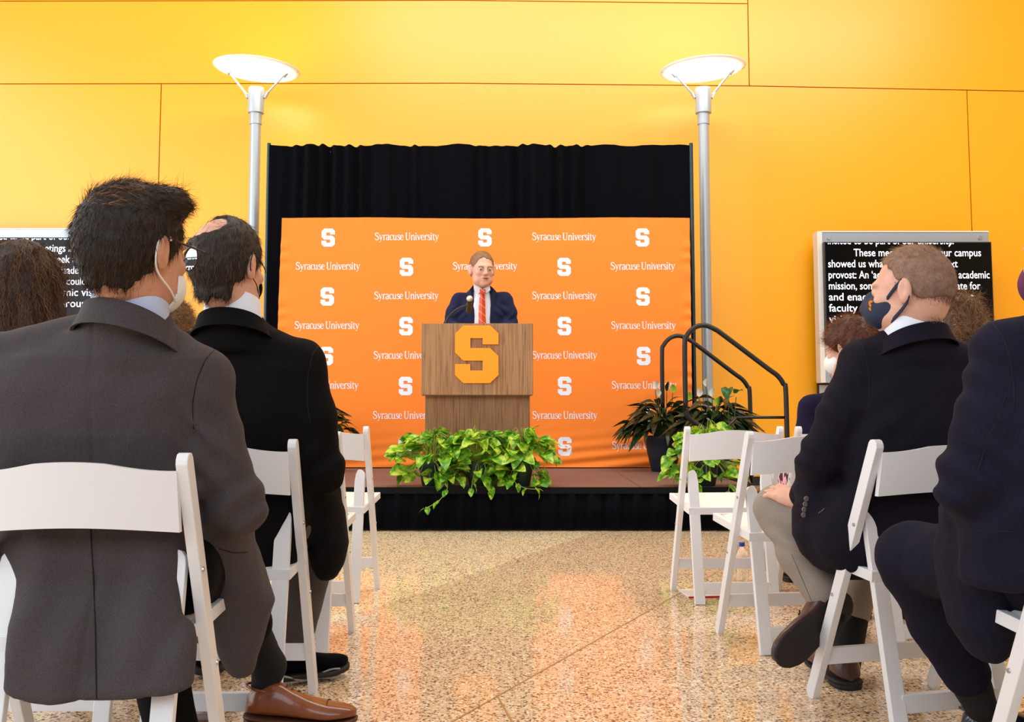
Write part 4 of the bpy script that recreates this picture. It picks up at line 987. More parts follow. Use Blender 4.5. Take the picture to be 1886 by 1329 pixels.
    shoe(root, frame((aL.x, aL.y-.08, 0), (0, 1, 0), (0, 0, 1)), .29, .11, M_blackc, M_sole, heel=.03, sneaker=True)
    hv = hd.hair(.010, -.108, 1.3, .034, amp=.0028, f=.0048, seed=5, bald=(((-.022, -.088, .094), (.062, .055, .045)), ((-.01, .05, .125), (.045, .06, .03))), lumps=(((0, -.052, -.085), (.054, .040, .045)),))
    Vv, Ff = keep_big(*hv.mesh()); hr = npmesh('hair', Vv-np.array(root.location), Ff, mat('greying_hair_mass', (.020, .012, .008), .6, bump=(180, .6, .004)), root)
    comb = lambda l: np.stack([l[:, 0]*1.5+.1, l[:, 1]*0-.3, l[:, 2]*0-1.2], 1)
    P, D = hd.hair_strands(Vv, Ff, 7000, 5, comb, .2, .25, only=lambda l: ((l[:, 0]+.022)/.066)**2+((l[:, 1]+.088)/.060)**2+((l[:, 2]-.094)/.049)**2 > 1); strands('hair_strands', root, P, D, .024, .0012, H_p2, 3, .5, seed=2).parent = hr
    # thin hair over the bald crown
    hv = hd.hair(.003, -.0, 0, .5, amp=0, f=.006, seed=5); Vv, Ff = hv.mesh()
    P, D = hd.hair_strands(Vv, Ff, 900, 9, lambda l: np.stack([l[:, 0]*0+.6, l[:, 1]*0+1, l[:, 2]*0], 1), .12, .25, only=lambda l: l[:, 2] > .06); strands('thin_crown_hair', root, P, D, .024, .0008, H_p2, 3, .1, seed=8).parent = hr
    for sx in (1, -1):
        g = MB(); g.tube([Vector(q)-root.location for q in smoothpath([hd.p(sx*.060, .070, -.085), hd.p(sx*.074, .035, -.055), hd.p(sx*.088, -.010, -.035), hd.p(sx*.095, -.030, -.008), hd.p(sx*.092, -.020, .022), hd.p(sx*.085, .0, .028), hd.p(sx*.080, .05, .0), hd.p(sx*.066, .08, -.01)], 6)], .0018, 6); st_ = g.build('mask_ear_loop', M_blackp, root, smooth=True)
    V = Vol(hd.c-.15, hd.c+.15, (), .005, .005)
    V.ell(hd.p(0, .050, -.055), np.array((.064, .072, .056))*hd.s, hd.R, .01); V.ell(hd.p(0, -.08, -.05), np.array((.2, .150, .2))*hd.s, hd.R, .006, 's'); volmesh('face_mask', V, M_blackc, root)
build_p2()
# ------------------------------------------------------------------ man with the navy mask, right
def build_p5():
    Y = 3.05; root = person((1.15, 3.08, 0), 'man with short sandy hair and navy face mask, turning left, taupe trousers')
    hd = Head(at(1675, 533, 3.0), 54, -2, -2, 1.02); neck = at(1682, 602, 3.02)
    Ls, Rs, Nk = at(1588, 668, Y), at(1757, 668, Y), at(1678, 626, Y)
    Le, Lw = at(1510, 846, Y+.05), at(1478, 925, Y+.28); Re, Rw = at(1790, 860, Y), at(1760, 960, Y+.3)
    hipL, hipR = at(1625, 1000, 3.15), at(1730, 1000, 3.15); kL, aL = at(1434, 938, 3.42), at(1528, 1112, 3.22); kR, aR = at(1600, 985, 3.55), at(1552, 1200, 3.36)
    lo, hi = bounds(at(1395, 900, 3.3), at(1830, 900, 3.2), (1.1, 3.75, 0), at(1680, 430, Y), m=.06); lo[2] = 0; lo[1] -= .1
    hb = (np.array(at(1455, 900, 3.35))-.07, np.array(at(1455, 900, 3.35))+.07)
    V = Vol(lo, hi, [hd.box(), hb], .0045, .016); hd.field(V, neck, .062)
    V.loft(secs(Y, [(650, 1600, 1745, 0, .07), (720, 1580, 1770, 0, .10), (1000, 1600, 1770, .04, .09)])); V.cap(neck, Nk-Vector((0, 0, .03)), .06, .07); V.chain([Ls, Nk-Vector((0, 0, .05)), Rs], [.045, .06, .045])
    V.chain([Ls, Le, Lw], [.045, .038, .028]); V.chain([Rs, Re, Rw], [.045, .038, .028]); hand(V, at(1476, 928, 3.30), (-.35, .42, .22), (-.35, -.3, 1), 1, .4, 1.0); hand(V, Rw, (-.4, .6, -.1), (0, .2, 1), -1)
    V.chain([hipL, kL, aL], [.07, .055, .035]); V.chain([hipR, kR, aR, aR+Vector((0, .01, -.02))], [.06, .042, .020, .016]); volmesh('body', V, M_skin2, root)
    V = Vol(lo, (hi[0]+.05, 3.6, 1.25), (), .0075, .0075)
    V.chain([Ls, Nk-Vector((0, 0, .008)), Rs], [.060, .062, .058], .05)
    yoke(V, neck, Nk, .082)
    V.loft(secs(Y, [(645, 1600, 1745, 0, .07), (690, 1568, 1780, 0, .10), (780, 1560, 1780, .01, .125), (880, 1545, 1775, .03, .13), (960, 1500, 1775, .05, .14), (1010, 1500, 1760, .04, .13), (1040, 1530, 1740, .02, .10), (1056, 1560, 1720, .0, .06)]), 2.4, .03)
    V.loft(secs(3.16, [(880, 1480, 1600, .0, .07), (940, 1462, 1600, .02, .10), (985, 1462, 1600, .02, .11), (1020, 1478, 1600, .02, .11), (1045, 1503, 1600, .01, .10), (1062, 1545, 1598, -.02, .06)]), 2.2, .03)
    V.chain([Ls, (Ls+Le)/2+Vector((-.004, -.01, 0)), Le, Lw], [.062, .061, .058, .044], .03); V.chain([Rs, (Rs+Re)/2, Re, Rw], [.061, .059, .056, .042], .03)
    V.wrinkle(.0042, 26, 12, 8, .5)
    ii = np.nonzero((np.abs(V.D) < .03)); x, y, z = V.ax[0][ii[0]], V.ax[1][ii[1]], V.ax[2][ii[2]]
    for (cx_, cy_, s_, f_, am) in ((1545, 760, 1, 70, .005), (1500, 850, 1, 80, .008), (1620, 780, -1, 60, .004), (1600, 900, -1, 40, .006)):
        c_ = at(cx_, cy_, Y); V.D[ii] += (am*np.exp(-((x-c_.x)/.09)**2-((z-c_.z)/.09)**2)*np.sin((z+s_*x*.8)*f_)).astype(np.float32)
    jk = volmesh('jacket', V, M_navyd, root); T = bvh([jk])
    seam('armhole_seam', T, [(1576, 622), (1590, 640), (1600, 680), (1602, 730), (1596, 770)], .0013, M_seam, root, 0, 5)
    for i, (bx, by) in enumerate(((1480, 914), (1478, 924), (1476, 934), (1475, 944))):
        p = hit(T, bx+6, by+4, .001, 3.1); s = MB(); s.tube([p-root.location, p-root.location+Vector((0, -.004, 0))], [.0085, .007], 14); s.build('cuff_button', mat('horn_button', (.13, .10, .09), .35), root, smooth=True, sharp=40)
    seam('pocket_seam', T, [(1508, 945), (1514, 941), (1519, 936)], .0016, mat('pocket_piping', (.10, .09, .09), .6), root, .001, 4)
    cax = Vector(hd.c-np.array(neck))+Vector((0, .02, .08)); cc = Vector(neck)
    collar(root, cc+Vector((-.002, -.006, -.018)), cax, .085, .084, M_shirtw, 'shirt_collar', .006, .06, yaw=25)
    collar(root, cc+Vector((0, -.008, -.042)), cax, .095, .050, M_navyd, 'jacket_collar', .020, .08, .006, 1.08, yaw=10)
    V = Vol((.72, 2.95, 0), (1.45, 3.75, .78), (), .0075, .0075)
    V.chain([hipL, kL], [.10, .074], .03); V.chain([kL+Vector((0, 0, .004)), kL*.5+aL*.5+Vector((-.01, 0, 0)), kL*.08+aL*.92], [.072, .062, .060], .03); V.chain([hipR, kR, kR*.35+aR*.65], [.10, .078, .060], .03)
    V.wrinkle(.0028, 36, 6, 7, .8)
    ii = np.nonzero((np.abs(V.D) < .03)); x, y, z = V.ax[0][ii[0]], V.ax[1][ii[1]], V.ax[2][ii[2]]
    c_ = at(1450, 985, 3.4); V.D[ii] += (.008*np.exp(-((x-c_.x)/.08)**2-((z-c_.z)/.045)**2)*np.sin((z+x*.45)*95)).astype(np.float32)
    tr = volmesh('trousers', V, M_taupe, root); T2 = bvh([tr])
    seam('side_seam', T2, [(1458, 1020), (1475, 1060), (1490, 1095), (1503, 1125)], .0012, mat('taupe_seam', (.12, .10, .085), .8), root, 0, 5)
    V = Vol((.8, 2.95, 0), (1.3, 3.7, .5), (), .007, .007); V.chain([aL*.8+kL*.2, aL+Vector((.005, -.01, -.03))], [.045, .042]); V.chain([aR*.6+kR*.4, aR+Vector((0, 0, -.06))], [.054, .050]); volmesh('sock', V, M_sock, root, .01)
    toe, heel_ = at(1452, 1192, 3.10), at(1566, 1090, 3.24); xd = toe-heel_; dn = Vector((-.22, -1, -.42))       # sole turned towards the viewer
    shoe(root, frame(heel_+dn.normalized()*.05, xd, -dn), xd.length+.02, .112, M_brn, M_sole, heel=.022, laces=M_blackc)
    shoe(root, frame((aR.x+.0, aR.y-.08, 0), (-.1, 1, 0), (0, 0, 1)), .30, .112, M_brn, M_sole)
    hv = hd.hair(.0065, -.036, 1.12, .045, amp=.0012, f=.0045, seed=8)
    Vv, Ff = keep_big(*hv.mesh())
    hm = mat('buzzed_scalp', (.30, .165, .11), .7, var=(45, (.17, .09, .06), .7), bump=(350, .5, .003)); hr = npmesh('hair', Vv-np.array(root.location), Ff, hm, root)
    comb = lambda l: np.stack([l[:, 0]*0, np.where(l[:, 2] > .08, 1., -.3), np.where(l[:, 2] > .08, .0, -1.)], 1)
    P, D = hd.hair_strands(Vv, Ff, 6500, 5, comb, .35, .25); strands('hair_strands', root, P, D, .010, .0008, H_p5, 2, .2, seed=2).parent = hr
    P, D = hd.hair_strands(Vv, Ff, 3500, 6, comb, .5, .2, only=lambda l: l[:, 2] > .082); strands('top_hair', root, P, D, .020, .0009, hair_mat('sandy_blond_top', (.30, .15, .07), (.55, .33, .18)), 3, .1, seed=3).parent = hr
    hv = hd.hair(.0045, -.112, 1.25, .040, amp=0, f=.006, seed=8, lumps=(((0, -.050, -.085), (.052, .036, .045)),)); Vv, Ff = keep_big(*hv.mesh())
    P, D = hd.hair_strands(Vv, Ff, 14000, 15, comb, .3, .25, only=lambda l: (l[:, 2] < .02) & (l[:, 1] < .025) & (l[:, 2] > -.102) & (np.random.RandomState(1).rand(len(l)) < np.clip((l[:, 2]+.125)/.10, .08, 1))); strands('faded_side_hair', root, P, D, .010, .0010, hair_mat('clipped_grey_brown_hair', (.11, .062, .045), (.30, .18, .125)), 2, .2, seed=12).parent = hr
    V = Vol(hd.c-.17, hd.c+.15, (), .0036, .0036)
    V.ell(hd.p(0, .058, -.056), np.array((.068, .075, .060))*hd.s, hd.R, .01); V.cap(hd.p(0, .11, -.012), hd.p(0, .128, -.045), .016, .018, .02)
    V.ell(hd.p(0, -.085, -.05), np.array((.2, .122, .2))*hd.s, hd.R, .006, 's'); V.wrinkle(.0016, 90, 2, 5); mk = volmesh('face_mask', V, M_maskn, root)
    for sx in (-1, 1):
        for pts in ([hd.p(sx*.064, .046, -.024), hd.p(sx*.076, .02, .002), hd.p(sx*.084, -.004, .022)], [hd.p(sx*.062, .040, -.090), hd.p(sx*.078, .01, -.066), hd.p(sx*.086, -.010, -.046), hd.p(sx*.091, -.022, -.022)]):
            g = MB()
            for dz in (-.003, 0, .003): g.tube([Vector(q)+Vector((0, 0, dz))-root.location for q in smoothpath(pts, 6)], .0028, 6)
            g.build('ear_strap', M_maskn, mk, smooth=True)
    T3 = bvh([mk]); s = MB(); c_ = hit(T3, 1602, 563, .001, 2.95)
    s.prism(SN[::-1], lambda x, z, t: Vector((c_.x+x*.022+.004, c_.y-.004+.004*x-.002*t, c_.z+z*.030))-root.location); s.build('mask_print', M_logo, mk)
build_p5()
# ------------------------------------------------------------------ near man in midnight navy, right edge
def build_p8():
    Y = 2.15; root = person((1.26, 2.18, 0), 'seated man in midnight navy suit cut off by the right edge, nearest on the right')
    hd = Head(at(1986, 462, 2.12), 22, -3, 0, 1.03); neck = at(1975, 590, 2.14)
    Ls, Rs, Nk = at(1852, 652, Y), at(2130, 670, Y), at(1985, 606, Y)
    Le, Lw = at(1786, 888, Y+.03), at(1800, 960, Y+.4); Re, Rw = at(2220, 900, Y+.03), at(2150, 1000, Y+.4)
    hipL, hipR = Vector((1.16, 2.25, .52)), Vector((1.40, 2.25, .52)); kL, aL = at(1682, 1028, 2.66), at(1790, 1262, 2.72); kR, aR = Vector((1.42, 2.72, .5)), Vector((1.40, 2.66, .09))
    lo, hi = bounds(at(1610, 950, 2.66), at(2290, 900, 2.2), (1.2, 3.0, 0), at(1950, 350, Y), m=.06); lo[2] = 0; lo[1] -= .12
    V = Vol(lo, hi, [hd.box()], .0055, .017); hd.field(V, neck, .062)
    V.loft(secs(Y, [(650, 1870, 2110, 0, .07), (740, 1850, 2150, 0, .10), (1060, 1860, 2130, .05, .09)])); V.cap(neck, Nk-Vector((0, 0, .03)), .06, .07); V.chain([Ls, Nk-Vector((0, 0, .05)), Rs], [.045, .06, .045])
    V.chain([Ls, Le, Lw], [.045, .038, .028]); V.chain([Rs, Re, Rw], [.045, .038, .028]); hand(V, Lw, (.3, .6, -.2), (0, .2, 1), 1); hand(V, Rw, (-.4, .6, -.1), (0, .2, 1), -1)
    V.chain([hipL, kL, aL], [.07, .055, .035]); V.chain([hipR, kR, aR, aR+Vector((0, .06, -.06))], [.07, .055, .035, .03]); volmesh('body', V, M_skin2, root)
    V = Vol(lo, (hi[0]+.05, 2.75, 1.2), (), .0068, .0068)
    V.chain([Ls, Nk-Vector((0, 0, .008)), Rs], [.062, .064, .060], .05)
    yoke(V, neck, Nk, .080)
    V.loft(secs(Y, [(640, 1880, 2100, 0, .07), (700, 1815, 2170, 0, .10), (800, 1800, 2180, .01, .13), (900, 1790, 2160, .03, .13), (1000, 1775, 2140, .06, .13), (1080, 1780, 2130, .07, .12)]), 2.4, .03)
    V.loft(secs(2.34, [(930, 1752, 1880, .0, .12), (1010, 1735, 1880, .04, .14), (1090, 1740, 1870, .05, .13), (1150, 1755, 1860, .04, .10), (1195, 1785, 1850, .03, .07), (1215, 1800, 1840, .02, .04)]), 2.2, .03)
    V.chain([Ls, (Ls+Le)/2+Vector((-.0, -.01, 0)), Le, Lw], [.064, .064, .062, .045], .03); V.chain([Rs, (Rs+Re)/2, Re, Rw], [.062, .060, .058, .044], .03)
    V.wrinkle(.0042, 24, 21, 8, .5)
    ii = np.nonzero((np.abs(V.D) < .03)); x, y, z = V.ax[0][ii[0]], V.ax[1][ii[1]], V.ax[2][ii[2]]
    for (cx_, cy_, s_, f_, am) in ((1800, 680, 1, 80, .005), (1760, 880, 1, 75, .009), (1830, 930, -1, 50, .006)):
        c_ = at(cx_, cy_, Y); V.D[ii] += (am*np.exp(-((x-c_.x)/.08)**2-((z-c_.z)/.07)**2)*np.sin((z+s_*x*.8)*f_)).astype(np.float32)
    jk = volmesh('jacket', V, M_navy8, root); T = bvh([jk])
    seam('armhole_seam', T, [(1828, 594), (1850, 625), (1862, 670), (1868, 720), (1866, 760)], .0014, M_seam, root, 0, 5)
    seam('sleeve_seam', T, [(1866, 690), (1845, 750), (1820, 810), (1800, 870)], .0012, M_seam, root, 0, 5)
    seam('pocket_seam', T, [(1800, 975), (1840, 978), (1876, 980)], .0012, M_seam, root, 0, 5)
    cax = Vector(hd.c-np.array(neck))+Vector((0, .02, .08)); cc = Vector(neck)
    collar(root, cc+Vector((0, .004, .006)), cax, .079, .050, M_shirtw, 'shirt_collar', .006, .05, yaw=15); collar(root, cc+Vector((0, .0, -.024)), cax, .086, .052, M_navy8, 'jacket_collar', .020, .075, .006, 1.08)
    V = Vol((.85, 2.05, 0), (1.6, 2.95, .74), (), .0075, .0075)
    V.chain([hipL, kL], [.105, .087], .04); V.chain([kL, kL*.5+aL*.5+Vector((-.008, 0, 0)), kL*.1+aL*.9], [.085, .070, .060], .03); V.chain([hipR, kR, aR], [.10, .08, .065], .03); V.wrinkle(.003, 30, 6, 7, .8)
    ii = np.nonzero((np.abs(V.D) < .03)); x, y, z = V.ax[0][ii[0]], V.ax[1][ii[1]], V.ax[2][ii[2]]
    c_ = at(1690, 1080, 2.62); V.D[ii] += (.006*np.exp(-((x-c_.x)/.08)**2-((z-c_.z)/.05)**2)*np.sin((z+x*.55)*85)).astype(np.float32)
    volmesh('trousers', V, M_navy8, root)
    V = Vol((1.0, 2.5, 0), (1.45, 3.0, .5), (), .008, .008); V.chain([kL*.15+aL*.85, aL, aL+Vector((.02, .0, -.05))], [.048, .044, .042]); volmesh('sock', V, M_sock, root)
    shoe(root, frame((at(1775, 1340, 2.74).x, 2.74, 0), (1, .1, 0), (0, 0, 1)), .31, .108, M_blks, M_sole, laces=M_blackc); shoe(root, frame((aR.x, aR.y-.08, 0), (0, 1, 0), (0, 0, 1)), .30, .11, M_blks, M_sole)
    hv = hd.hair(.010, -.088, 1.1, .04, amp=.002, f=.006, seed=8); Vv, Ff = keep_big(*hv.mesh()); hr = npmesh('hair', Vv-np.array(root.location), Ff, mat('dark_hair_mass', (.018, .011, .009), .6, bump=(200, .5, .003)), root)
    P, D = hd.hair_strands(Vv, Ff, 4000, 5, lambda l: np.stack([l[:, 0]*1.5, l[:, 1]*0-.3, l[:, 2]*0-1.], 1), .2, .25); strands('hair_strands', root, P, D, .02, .0011, H_p1, 2, .3, seed=2).parent = hr
    V = Vol(hd.c-.17, hd.c+.15, (), .006, .006); V.ell(hd.p(0, .058, -.056), np.array((.068, .075, .060))*hd.s, hd.R, .01); V.ell(hd.p(0, -.085, -.05), np.array((.2, .122, .2))*hd.s, hd.R, .006, 's'); volmesh('face_mask', V, mat('plum_mask_fabric', (.10, .015, .07), .8), root)
build_p8()
# ------------------------------------------------------------------ people further in front
def sitter(label, Yc, hc, yaw, pitch, hs, wpx, mjack, mskin, mtr, chair_x, mshoe=M_brn, bust=.105, shift=0, ears=True):
    """someone seated mostly hidden; hc: head centre pixel, wpx: torso half-width in metres"""
    cx = hc.x; root = person((chair_x, Yc+.03, 0), label); hd = Head(hc, yaw, pitch, 0, hs); zt = hc.z-.235*hs
    bx = cx*.45+chair_x*.55
    neck = Vector((cx*.75+bx*.25, Yc, zt+.08)); Ls, Rs, Nk = Vector((bx-wpx+.04+shift, Yc, zt-.045)), Vector((bx+wpx-.04+shift, Yc, zt-.045)), Vector((bx*.5+cx*.5, Yc, zt+.0))
    Le, Re = Ls+Vector((-.05, .03, -.26)), Rs+Vector((.05, .03, -.26)); Lw, Rw = Vector((chair_x-.08, Yc+.35, .60)), Vector((chair_x+.08, Yc+.35, .60))
    hips = [Vector((chair_x+s*.09, Yc+.05, .53)) for s in (-1, 1)]; kn = [Vector((chair_x+s*.10, Yc+.48, .52)) for s in (-1, 1)]; an = [Vector((chair_x+s*.09, Yc+.48, .08)) for s in (-1, 1)]
    lo, hi = bounds(Le, Re, (chair_x-.2, Yc-.12, 0), (chair_x+.2, Yc+.62, 0), hc+Vector((0, 0, .14)), m=.06); lo[2] = 0
    V = Vol(lo, hi, [hd.box()], .0065, .018); hd.field(V, neck, .052, ears)
    V.loft([(.5, chair_x, Yc+.03, .14, .09), (zt-.12, bx, Yc, wpx-.03, .085), (zt-.04, bx, Yc, .10, .06)]); V.cap(neck, Nk-Vector((0, 0, .04)), .055, .06); V.chain([Ls, Nk-Vector((0, 0, .05)), Rs], [.04, .055, .04])
    V.chain([Ls, Le, Lw], [.04, .034, .026]); V.chain([Rs, Re, Rw], [.04, .034, .026]); hand(V, Lw, (.4, .8, -.2), (0, .2, 1), 1, sc=.95); hand(V, Rw, (-.4, .8, -.2), (0, .2, 1), -1, sc=.95)
    for i in (0, 1): V.chain([hips[i], kn[i], an[i], an[i]+Vector((0, .09, -.03))], [.07, .052, .036, .03])
    volmesh('body', V, mskin, root)
    V = Vol(lo, (hi[0], Yc+.45, zt+.10), (), .010, .010); V.chain([Ls, Nk, Rs], [.054, .052, .054], .05); V.loft([(.47, chair_x, Yc+.05, .17, .12), (.65, chair_x*.5+bx*.5, Yc+.02, .165, .12), (zt-.14, bx+shift, Yc, wpx, .11), (zt-.05, bx+shift, Yc, wpx*.75, .08), (zt, bx+shift, Yc, .09, .06)], 2.3, .03)
    V.chain([Ls, Le, Lw], [.056, .052, .036], .03); V.chain([Rs, Re, Rw], [.056, .052, .036], .03); V.wrinkle(.003, 28, int(abs(cx)*100), 7, .6); volmesh('jacket', V, mjack, root)
    V = Vol((chair_x-.3, Yc-.12, 0), (chair_x+.3, Yc+.62, .7), (), .011, .011)
    for i in (0, 1): V.chain([hips[i], kn[i], an[i]+Vector((0, 0, .05))], [.09, .07, .055])
    volmesh('trousers' if mtr is not None else 'skirt', V, mtr, root)
    for i in (0, 1): shoe(root, frame((an[i].x, an[i].y-.06, 0), ((i-.5)*.3, 1, 0), (0, 0, 1)), .26, .095, mshoe, M_sole)
    return root, hd
# long-haired woman, left edge
root, hd = sitter('seated person with long wavy brown hair at the left edge of the picture', 3.03, at(42, 528, 3.0), 4, 0, 1.0, .20, mat('rust_knit', (.20, .045, .015), .85, bump=(150, .5)), M_skin2, M_black, -1.30, M_tan, ears=False)
V = Vol(hd.c-np.array((.2, .2, .40)), hd.c+.18, (), .008, .008); lc = np.array(root.location)
c = hd.c
V.loft([(c[2]-.36, c[0], c[1]-.045, .125, .065), (c[2]-.26, c[0], c[1]-.04, .148, .088), (c[2]-.14, c[0], c[1]-.035, .140, .102), (c[2]-.02, c[0], c[1]-.03, .115, .112), (c[2]+.06, c[0], c[1]-.02, .100, .108)], 2.2); V.ell(hd.p(0, -.018, .045), (.096, .112, .092), hd.R, .03)
V.ell(hd.p(0, .12, -.06), (.06, .06, .13), hd.R, .02, 's'); V.wrinkle(.007, 60, 5, 7, .25)
Vv, Ff = keep_big(*V.mesh()); hr = npmesh('hair', Vv-lc, Ff, mat('brown_hair_mass', (.030, .013, .007), .55, bump=(120, .7, .006)), root)
P, D = hd.hair_strands(Vv, Ff, 5200, 3, lambda l: np.stack([l[:, 0]*3, l[:, 1]*.3-.1*(l[:, 2] > 0), -.5-0*l[:, 2]], 1), .10, .10)
strands('hair_strands', root, P, D, .13, .0016, H_p3, 9, .9, .006, 22, seed=4).parent = hr
# curly blond head between the men, left
root, hd = sitter('seated person with short curly dark-blond hair glimpsed between the two suited men', 3.9, at(313, 612, 3.88), -10, 0, .98, .19, M_black, M_skin2, M_black, -1.31)
def curly(root, hd, mass, hm, n, seed, t=.018, length=.03, curl=.006, lumps=(), back=-.09, amp=.006, w_=.0014, f=.0065):
    hv = hd.hair(t, back, 1.0, .05, amp=amp, f=f, seed=seed, lumps=lumps); Vv, Ff = keep_big(*hv.mesh()); hr = npmesh('hair', Vv-np.array(root.location), Ff, mass, root)
    rr = np.random.RandomState(seed); a = rr.normal(size=(3, 3))*25
    P, D = hd.hair_strands(Vv, Ff, n, seed, lambda l: np.sin(l @ a + 1)+np.array((0, -.2, -.5)), .45, .35); strands('hair_strands', root, P, D, length, w_, hm, 6, .4, curl, 9, seed=seed).parent = hr
curly(root, hd, mat('blond_curl_mass', (.13, .06, .025), .6, bump=(120, .7, .006)), H_p4, 3800, 3, .016, .035, .006)
# auburn short hair with a white mask, right
root, hd = sitter('person with short auburn hair and white mask, in front of the navy-masked man', 4.82, at(1562, 640, 4.8), 45, -14, 1.0, .175, suit_mat('navy_cardigan', (.008, .006, .020)), M_skin2, None, 1.50, M_brn)
for ch in root.children:
    if ch.name.startswith('skirt'):
        ms = mat('plum_patterned_cloth', (.10, .02, .07), .8); nt, b, N, L = nodes(ms); tc = N('ShaderNodeTexCoord'); wv = N('ShaderNodeTexWave'); wv.inputs['Scale'].default_value = 14; wv.inputs['Distortion'].default_value = 9; L(tc.outputs['Object'], wv.inputs['Vector'])
        rp = N('ShaderNodeValToRGB'); rp.color_ramp.elements[0].position = .55; rp.color_ramp.elements[0].color = (.03, .012, .035, 1); rp.color_ramp.elements[1].position = .7; rp.color_ramp.elements[1].color = (.75, .35, .42, 1); L(wv.outputs['Fac'], rp.inputs[0]); L(rp.outputs[0], b.inputs['Base Color']); ch.data.materials.clear(); ch.data.materials.append(ms)
curly(root, hd, mat('auburn_hair_mass', (.07, .018, .006), .5, bump=(100, .6, .006)), H_p6, 3600, 11, .020, .045, .004, lumps=(((0, -.03, .09), (.07, .08, .05)),))
V = Vol(hd.c-.17, hd.c+.15, (), .007, .007); V.ell(hd.p(0, .058, -.056), np.array((.068, .075, .060))*hd.s, hd.R, .01); V.ell(hd.p(0, -.085, -.05), np.array((.2, .122, .2))*hd.s, hd.R, .006, 's'); volmesh('face_mask', V, M_maskw, root)
# tousled blond-brown hair, right
root, hd = sitter('seated person with messy pinned-up blond-brown hair between the two suited men on the right', 3.93, at(1760, 612, 3.92), -12, 0, 1.02, .19, mat('amber_top', (.55, .16, .03), .8, bump=(150, .4)), M_skin2, M_black, 1.55)
curly(root, hd, mat('tousled_hair_mass', (.10, .045, .02), .55, bump=(90, .8, .008)), H_p7, 5200, 17, .016, .06, .008, lumps=(((.01, -.05, .085), (.06, .06, .05)), ((.02, -.09, .01), (.06, .05, .08))), amp=.008)
